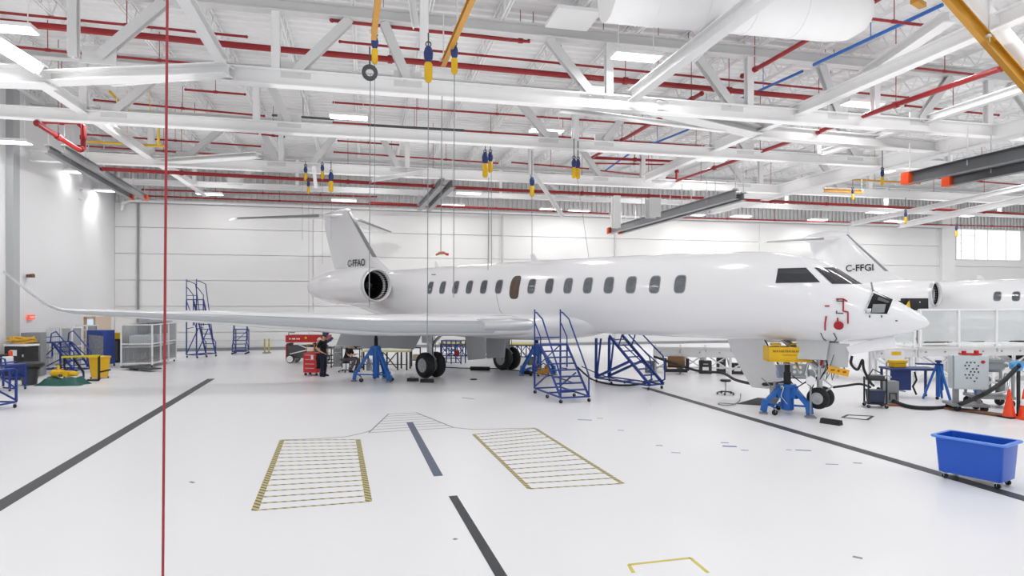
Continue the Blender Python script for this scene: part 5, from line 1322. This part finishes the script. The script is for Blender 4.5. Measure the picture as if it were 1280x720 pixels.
hoist('small yellow balancer on a white hanger under the deep crane girder', 1103, 212, 232, 27)
hoist('small black and yellow balancer beside the far right window', 1195.5, 282, 296, 44, roof=7.5)
cable('thin cable falling from the round pulley past the engine intake', 463, 92, 461.5, 385, 15.5)
cable('thin cable falling from the left gold rail balancer beside the fin', 468.5, 80, 468.5, 252, 15.8, .008)
cable('thin cable falling from the large balancer in front of the aft cabin', 535.5, 103, 534, 440, 15.2)
cable('thin cable holding the orange hook above the aft cabin', 552.5, 120, 551, 317, 15.6)
cable('thin cable falling from the right gold rail balancer to the cabin windows', 568, 93, 567, 372, 15.8)
cable('thin cable right of the aft windows, left of a close pair', 611, 222, 610, 340, 25, .012); cable('thin cable right of the aft windows, right of a close pair', 614, 216, 614.5, 338, 25.2, .012)
cable('cable falling from the balancer by the angled strut to the cabin roof', 665, 246, 665, 318, 27, .012)
cable('thin slanting wire from the roof down to the cabin antenna', 722, 224, 736, 322, 25, .008)
for k,(px,y0,y1) in enumerate(((378,230,300),(386,242,420),(403,224,330),(414,240,300))):
    cable(['leftmost thin wire of the four left of the fin','second thin wire of the four left of the fin','third thin wire of the four left of the fin','wire of the four left of the fin nearest to the fin'][k], px, y0, px, y1, 29, .007)
t = thing('hanging_hook', 'small orange and grey hook hanging on a cable above the aft cabin windows', 'hook', P(552,317.5,15.6))
MB().tube([(-.14,0,-.03),(-.05,0,.02),(.05,0,.03),(.12,0,.0)],[.02,.035,.035,.02],8).build('hook_body', mat('hook_orange','b06a3a',.5), t); MB().tube([(.1,0,.0),(.17,0,-.01)],.03,8).build('tip', red_paint, t)
# gold hoist rails running away from the camera
def rail(label, pts, w=.12, m=gold, end=None, cat='crane rail', pair=None):
    t = thing('crane_rail', label, cat, (pts[0]+pts[-1])/2); o = (pts[0]+pts[-1])/2
    a, b = pts[0]-o, pts[-1]-o
    mb = MB().ibeam(a, b, w, w*1.3, .02); mb.build('beam', m, t, smooth=False)
    u = (b-a).normalized(); n = int((b-a).length/2.5)+1
    for i in range(n+1):
        c = a+(b-a)*(i+.02)/(n+.04); MB().bar(c, (c.x,c.y,min(11.5-o.z, c.z+1.3)), .03).box(c+Vector((0,0,w*.8)),(.2,.14,.05)).build('hanger', grey_steel, t, smooth=False)
    if end:
        MB().box(b, (.34,w*1.25,w*1.35), rz=math.atan2(u.y,u.x)).build('end_stop', end, t, bevel=.01)
    return t
rail('gold hoist rail at the top centre, left one carrying the pulley balancer', [G(474,-14,9.0), G(467,46,9.0)])
rail('gold hoist rail at the top centre, right one', [G(595,-14,9.3), G(554,80,9.3)])
rail('wide gold jib rail in the upper right corner', [P(1181,-10,14.5), P(1292,116,14.5)], .17)
tag(MB().tube([P(1195,-30,14.7), P(1315,116,14.7)], .16, 12).build('jib_tube', white_steel), 'white tube running beside the wide gold jib rail in the upper right corner', 'tube')
c = P(1148,4,15.5); tag(MB().box(c, (.5,.18,.12), rz=.4).bar(c, (c.x,c.y,11.95), .04).build('jib_end', gold, bevel=.02), 'short gold rail end left of the jib in the upper right', 'rail end')
steel_dark = mat('rail_dark_steel','9b9d9f',.4,metal=.1)
rail('left dark crane rail of the pair near the left corner', [G(60,187,8.7), G(163,246,8.7)], .22, steel_dark, orange)
rail('right dark crane rail of the pair near the left corner', [G(80,187,8.7), G(181,247,8.7)], .22, steel_dark, orange)
rail('left steel rail of the short pair hanging right of the fin', [G(553,228,8.6), G(524,260,8.6)], .26, steel_dark)
rail('right steel rail of the short pair hanging right of the fin', [G(566,230,8.6), G(535,261,8.6)], .26, steel_dark)
rail('upper grey crane rail with orange ends hanging over the cabin crown', [G(920,243,7.6), G(763,288.5,7.6)], .3, steel_dark, orange)
rail('lower grey crane rail with orange ends hanging over the cabin crown', [G(930,246,7.5), G(776,289.5,7.5)], .24, steel_dark, orange)
rail('near dark crane rail with orange end at the right edge', [G(1300,186,7.6), G(1136,223,7.6)], .32, mat('rail_black_steel','606265',.4,metal=.1), orange)
rail('far dark crane rail with orange end at the right edge', [G(1300,204,7.4), G(1186,227,7.4)], .26, MATS['rail_black_steel'], orange)
rail('gold rail under the truss in the far right bay', [G(1030,238,8.8), G(1078,240,8.8)], .14)

# ================================================================ FLOOR MARKINGS
tape_dark = mat('lane_tape_dark', '3c3e42', .5, noise=.12, nscale=12)
tape_blue = mat('lane_tape_bluegrey', '5a6378', .5, noise=.15, nscale=10)
def hazard_mat():
    m = mat('hazard_tape', 'c9a93a', .5)
    nt = m.node_tree; b = nt.nodes['Principled BSDF']
    tc = nt.nodes.new('ShaderNodeTexCoord'); wv = nt.nodes.new('ShaderNodeTexWave'); wv.inputs['Scale'].default_value = 4.5; wv.bands_direction = 'DIAGONAL'
    nt.links.new(tc.outputs['Object'], wv.inputs['Vector'])
    cr = nt.nodes.new('ShaderNodeValToRGB'); cr.color_ramp.interpolation = 'CONSTANT'
    cr.color_ramp.elements[0].color = (*srgb('6a6550'),1); cr.color_ramp.elements[1].position = .45; cr.color_ramp.elements[1].color = (*srgb('cdbf7e'),1)
    nt.links.new(wv.outputs['Fac'], cr.inputs['Fac']); nt.links.new(cr.outputs['Color'], b.inputs['Base Color']); return m
hz = hazard_mat()
def strip(mb, a, b, w, z=.004):
    a, b = Vector(a), Vector(b); d = (b-a).normalized(); n = Vector((-d.y,d.x,0))*w/2
    mb.prism([Vector((p.x,p.y,.001)) for p in (a+n, a-n, b-n, b+n)], (0,0,z-.001))
def lane(label, pts, w, m):
    mb = MB(); strip(mb, pts[0], pts[1], w); return tag(mb.build('lane_marking', m, smooth=False), label, 'floor line')
lane('long dark lane stripe on the floor at the left, under the red strap', [G(264,473.5), G(-60,668)], .27, tape_dark)
lane('long dark lane stripe on the floor from the cabin steps to the blue tub', [G(806,484.5), G(1310,632)], .27, tape_dark)
lane('short blue-grey centre stripe between the two hatched boxes', [G(512,528), G(548,595)], .16, tape_blue)
lane('dark centre stripe at the bottom, nearest to the camera', [G(566,620), G(630,726)], .13, tape_dark)
def hatch(label, tl, tr, br, bl, n, wr, we, m=hz, sides=(1,1), mr=None):
    t = thing('hatched_marking', label, 'floor marking', (0,0,0)); c = (G(*tl)+G(*tr)+G(*br)+G(*bl))/4; t.location = c
    TL,TR,BR,BL = [G(*q)-c for q in (tl,tr,br,bl)]
    mb = MB()
    for i in range(n):
        k = i/(n-1); strip(mb, TL+(BL-TL)*k, TR+(BR-TR)*k, wr, .003)
    mb.build('rungs', mr or m, t, smooth=False)
    if we:
        for a, b in ((TL,BL),(TR,BR)):
            e = MB(); strip(e, a, b, we, .005); e.build('edge_tape', m, t, smooth=False)
    return t
hatch('yellow and black hatched box on the floor at the left, ladder pattern', (352.5,550.5),(447.5,549.5),(461,627),(318.5,638), 16, .045, .10)
hatch('yellow and black hatched box on the floor at the right of the centre stripe', (592,543),(669,535.5),(778,604.5),(662,611), 15, .045, .075)
thin_tape = mat('thin_grey_tape','8e8b80',.5)
hatch('faint thin-lined trapezoid marking at the head of the centre stripe', (485.5,517.5),(520.7,516),(567,534.5),(461,541), 8, .025, .03, thin_tape)
mb = MB()
pl = [G(352,550), G(400,548.5), G(433,546), G(457,540.5), G(463,538)]
for a, b in zip(pl, pl[1:]): strip(mb, a, b, .025)
tag(mb.build('floor_line', thin_tape, smooth=False), 'thin grey curved line from the left hatched box to the trapezoid', 'floor line')
mb = MB(); pl = [G(567,534.5), G(592,537), G(669,535)]
for a, b in zip(pl, pl[1:]): strip(mb, a, b, .025)
tag(mb.build('floor_line', thin_tape, smooth=False), 'thin grey line from the trapezoid to the right hatched box', 'floor line')
mb = MB()
for a, b in (((786,706),(863,697.5)),((863,697.5),(885,716)),((786,706),(792,716))): strip(mb, G(*a), G(*b), .04)
tag(mb.build('floor_line', mat('tape_pale_yellow','d9c95a',.5), smooth=False), 'pale yellow taped corner on the floor at the bottom edge', 'floor line')
blue_mark = mat('floor_mark_blue','6b75a8',.5); 
marks = [(912,558,.28,.10,'largest blue sticker of the left group on the open floor'), (906,553.5,.16,.04,'slim blue sticker just behind the largest one'), (931,563,.14,.04,'short blue mark right of the largest sticker'),
 (1004,563,.3,.06,'blue sticker of the right group on the open floor'), (986,562.5,.1,.03,'small mark left of the right blue sticker'), (1040,580.5,.22,.03,'long thin mark between blue stickers and the lane stripe'), (1072,579,.15,.05,'small grey mark beside the dark lane stripe'),
 (845,566,.18,.03,'thin mark left of the blue stickers'), (824,557,.14,.04,'short blue mark nearest the right hatched box'), (776,538,.14,.03,'short blue mark behind the right hatched box'), (731,525,.36,.06,'grey mark in front of the blue rolling stairs'), (750,523,.15,.04,'small mark right of the grey one before the stairs')]
for px, py, a, b, lab in marks:
    tag(MB().box(G(px,py)+Vector((0,0,.0025)), (a,b,.003), rz=yaw(1,-.2)).build('floor_sticker', blue_mark if 'blue' in lab else mat('floor_mark_grey','8d8f96',.5), smooth=False), lab, 'floor mark')
for px, py, a, lab in ((585,498,.5,'dark slanted scuff strip in front of the near main wheels'),(240,603,.12,'small grey scuff right of the red strap'),(1072,697,.10,'small grey stain near the bottom right'),(569,674,.05,'small dark stain left of the near centre stripe')):
    tag(MB().box(G(px,py)+Vector((0,0,.0025)), (a,.05,.003), rz=yaw(.8,-.6)).build('floor_scuff', mat('floor_mark_grey','8d8f96',.5), smooth=False), lab, 'floor mark')
# ================================================================ PEOPLE
skin_m = mat('skin', 'd9a98c', .5, noise=.05); 
def limb(mb, pts, rs, n=10, k=4):
    v = catmull([tuple(p)+(r,) for p, r in zip(pts, rs)], k); mb.tube([Vector(q[:3]) for q in v], [q[3] for q in v], n)
    mb.sphere(pts[0], rs[0], 10); mb.sphere(pts[-1], rs[-1], 10)
def remesh(o, vox, it=2):
    m = o.modifiers.new('remesh', 'REMESH'); m.mode = 'VOXEL'; m.voxel_size = vox; m.use_smooth_shade = True
    s = o.modifiers.new('smooth', 'SMOOTH'); s.factor = .5; s.iterations = it
def person(label, loc, rz, J, shirt, trouser, shoe, hair, hair_kind, short_sleeve=True):
    """local frame: facing +X, left is +Y. J gives joint positions."""
    t = thing('person', label, 'person', loc, rz)
    V = {k: Vector(v) for k, v in J.items()}
    hc = V['head']; fw = V['face'].normalized(); up = (hc-V['neck']).normalized(); lf = up.cross(fw).normalized(); fw = lf.cross(up).normalized()
    b = MB()
    def torso(mb, g=0.0):
        rows = []
        seq = [(V['pelvis']-(V['chest']-V['pelvis'])*.12, .13, .16), (V['pelvis'], .125, .165), (V['pelvis'].lerp(V['chest'], .45), .11, .145), (V['chest'], .125, .175), (V['chest'].lerp(V['neck'], .6), .10, .165), (V['neck'].lerp(V['chest'], .12), .06, .075)]
        s = (V['sl']-V['sr']).normalized()
        for p, a, w_ in seq:
            ax = (V['neck']-V['pelvis']).normalized(); f = s.cross(ax).normalized()
            rows.append([p + f*(a+g)*math.cos(q*math.pi/8) + s*(w_+g)*math.sin(q*math.pi/8) for q in range(16)])
        mb.loft(rows)
    torso(b, -.012)
    limb(b, [V['neck']-up*.06, hc-up*.03], [.056,.05])
    # head: skull, jaw, nose, ears
    def H(f, l, u): return hc+fw*f+lf*l+up*u
    rows = []
    for u_, a, w_, o_ in ((-.115,.035,.03,.05),(-.095,.06,.048,.035),(-.05,.085,.064,.015),(.0,.096,.074,.003),(.05,.098,.078,-.003),(.09,.078,.066,-.005),(.117,.035,.03,-.006)):
        rows.append([H(o_+a*math.cos(q*math.pi/8), w_*math.sin(q*math.pi/8), u_) for q in range(16)])
    b.loft(rows)
    b.sphere(H(.105,0,-.012), .017, 8, (1,1,1.3)); b.sphere(H(.098,0,.012), .013, 8)
    b.sphere(H(.09,0,-.06), .016, 8)
    for s in (-1,1): b.sphere(H(-.005,s*.078,.0), .022, 8)
    for s, sd_ in (('l',1),('r',-1)):
        limb(b, [V['s'+s], V['e'+s], V['w'+s]], [.052,.040,.028])
        limb(b, [V['h'+s], V['k'+s], V['a'+s]], [.082,.055,.04])
        # hand
        d = (V['w'+s]-V['e'+s]).normalized()
        if ('g'+s) in V: d = (V['g'+s]-V['w'+s]).normalized()
        side = d.cross(Vector((0,0,1))).normalized() if abs(d.z) < .9 else Vector((0,1,0)); nrm = side.cross(d).normalized()
        w0 = V['w'+s]
        b.loft([[w0+d*x+side*ww*math.cos(q*math.pi/5)+nrm*.014*math.sin(q*math.pi/5) for q in range(10)] for x, ww in ((-.01,.026),(.04,.038),(.085,.040))])
        for i, (off, ln) in enumerate(((-.030,.066),(-.010,.078),(.010,.073),(.030,.058))):
            p = w0+d*.08+side*off; limb(b, [p, p+d*ln*.55-nrm*.006, p+d*ln*.95-nrm*.03], [.0095,.009,.0075], 6, 2)
        p = w0+d*.02+side*.03*sd_; limb(b, [p, p+d*.035+side*.03*sd_, p+d*.065+side*.035*sd_-nrm*.01], [.012,.0105,.009], 6, 2)
    bo = b.build('body', skin_m, t); remesh(bo, .0085, 2)
    e = MB()
    for s in (-1,1): e.sphere(H(.088,s*.03,.005), .010, 8)
    e.build('eyes', mat('eye_dark','2a2320',.3), t)
    MB().tube([H(.094,-.022,-.052), H(.101,0,-.054), H(.094,.022,-.052)], .005, 6).build('mouth', mat('lip','b0706a',.5), t)
    c = MB(); torso(c, .004)
    for s in ('l','r'):
        if short_sleeve: m_ = V['s'+s].lerp(V['e'+s], .72); limb(c, [V['s'+s], m_], [.068,.060])
        else: limb(c, [V['s'+s], V['e'+s], V['w'+s]], [.066,.052,.04])
    so = c.build('shirt', shirt, t); remesh(so, .012, 3)
    c = MB(); p0 = V['pelvis']; ax = (V['chest']-p0).normalized(); s_ = (V['hl']-V['hr']).normalized(); f_ = s_.cross(ax).normalized()
    c.loft([[p0+ax*u_+f_*a*math.cos(q*math.pi/8)+s_*w_*math.sin(q*math.pi/8) for q in range(16)] for u_, a, w_ in ((-.13,.12,.15),(-.05,.137,.178),(.05,.132,.168))])
    for s in ('l','r'): limb(c, [V['h'+s], V['k'+s], V['a'+s]], [.095,.07,.06])
    to = c.build('trousers', trouser, t); remesh(to, .012, 3)
    for s in ('l','r'):
        a = V['a'+s]; f2 = Vector((V['toe'+s].x-a.x, V['toe'+s].y-a.y, 0)).normalized(); s2 = Vector((-f2.y,f2.x,0))
        MB().loft([[a+f2*x+s2*w_*math.cos(q*math.pi/5)+Vector((0,0,-a.z+zc_+h_*math.sin(q*math.pi/5))) for q in range(10)] for x, w_, zc_, h_ in ((-.075,.03,.05,.045),(-.05,.042,.055,.055),(.02,.043,.055,.055),(.09,.046,.042,.042),(.16,.042,.034,.034),(.19,.02,.03,.02))]).build('shoe', shoe, t)
    hm = MB()
    if hair_kind == 'cap':
        rows = []
        for u_, a, w_ in ((.035,.103,.084),(.07,.098,.080),(.10,.078,.066),(.125,.04,.036),(.13,.005,.005)): rows.append([H(-.004+a*math.cos(q*math.pi/8), w_*math.sin(q*math.pi/8), u_) for q in range(16)])
        hm.loft(rows); hm.loft([[H(.08+x, y, .045-.10*x) for y, x in zip([yy for yy in (-.07,-.05,0,.05,.07)], (0,.06,.085,.06,0))], [H(.08+x, y, .038-.10*x) for y, x in zip([yy for yy in (-.07,-.05,0,.05,.07)], (0,.06,.085,.06,0))]])
        hm.build('cap', hair, t)
        h2 = MB(); h2.loft([[H(-.035+a*math.cos(q*math.pi/8), w_*math.sin(q*math.pi/8), u_) for q in range(16)] for u_, a, w_ in ((-.05,.05,.06),(-.02,.066,.074),(.035,.072,.08))]); h2.build('hair', mat('hair_dark','2a211c',.7), t)
    else:
        hm.loft([[H(-.018+a*math.cos(q*math.pi/8), w_*math.sin(q*math.pi/8), u_) for q in range(16)] for u_, a, w_ in ((-.03,.078,.072),(.03,.092,.083),(.07,.094,.08),(.105,.07,.064),(.127,.03,.028))])
        hm.build('hair', hair, t)
    return t
blk = mat('black_tshirt','17171a',.85,noise=.1,nscale=10); jean = mat('dark_jeans','20263a',.85,noise=.12,nscale=14); grey_tr = mat('grey_trousers','5a5560',.85,noise=.12,nscale=12); boot = mat('black_boot','141414',.6)
# capped person standing with a hand on the hip, facing right
A = dict(pelvis=(0,0,.95), chest=(.02,0,1.27), neck=(.01,0,1.47), head=(.05,0,1.60), face=(1,-.3,-.12), sl=(0,.185,1.42), sr=(0,-.185,1.42), el=(-.1,.27,1.15), wl=(.08,.24,.97), er=(-.12,-.29,1.16), wr=(.13,-.25,.98), gr=(.26,-.2,.93), gl=(.2,.22,.92),
 hl=(0,.095,.9), hr=(0,-.095,.9), kl=(.03,.11,.49), kr=(.02,-.11,.49), al=(-.01,.12,.09), ar=(.0,-.13,.09), toel=(.2,.14,0), toer=(.2,-.16,0))
person('person in black cap, black t-shirt and dark jeans standing right of the red tool chest', G(404,470.5), yaw(.96,-.25), A, blk, jean, boot, black_plastic, 'cap')
# white-haired person leaning on the tool chest from behind
B = dict(pelvis=(-.06,0,.90), chest=(.12,0,1.12), neck=(.24,0,1.26), head=(.33,0,1.36), face=(1,-.35,-.5), sl=(.18,.17,1.2), sr=(.18,-.17,1.2), el=(.40,.24,1.04), wl=(.56,.1,.98), er=(.32,-.30,1.05), wr=(.52,-.28,.975), gr=(.7,-.25,.97), gl=(.7,.05,.97),
 hl=(-.06,.09,.86), hr=(-.06,-.09,.86), kl=(.05,.1,.47), kr=(0,-.1,.47), al=(-.08,.11,.09), ar=(-.1,-.12,.09), toel=(.15,.12,0), toer=(.12,-.14,0))
person('white-haired person in black shirt leaning over the red tool chest', G(390,467)+W(-.18,.5), yaw(.98,.0), B, blk, jean, boot, mat('hair_white','dcd8d2',.8), 'hair')
# seated person
C = dict(pelvis=(-.05,0,.56), chest=(.05,0,.86), neck=(.12,0,1.05), head=(.19,0,1.16), face=(1,0,-.55), sl=(.07,.18,1.0), sr=(.07,-.18,1.0), el=(.18,.24,.74), wl=(.38,.10,.78), er=(.2,-.25,.74), wr=(.40,-.08,.79), gr=(.5,0,.8), gl=(.5,.02,.79),
 hl=(-.03,.09,.54), hr=(-.03,-.09,.54), kl=(.42,.14,.56), kr=(.42,-.16,.54), al=(.34,.13,.10), ar=(.22,-.15,.12), toel=(.55,.14,0), toer=(.42,-.2,.0))
gs = G(434,465)
person('seated person in black t-shirt and grey trousers on low stool by wing jack', gs, yaw(.96,-.2), C, blk, grey_tr, boot, mat('hair_brown','3a2c24',.8), 'hair')
t = thing('work_stool', 'low black work stool under the seated person', 'stool', gs+W(-.05,0), yaw(.96,-.2))
MB().lathe([(.001,.38),(.16,.38),(.18,.40),(.18,.43),(.001,.445)], n=20).build('seat', black_plastic, t); MB().cyl((0,0,.06),(0,0,.39),.03,10).build('column', chrome, t)
for k in range(5):
    a = k*2*math.pi/5; MB().bar((0,0,.09),(math.cos(a)*.3,math.sin(a)*.3,.07),.045,.03).build('leg', black_plastic, t, smooth=False); caster(t,(math.cos(a)*.3,math.sin(a)*.3,0),.03)
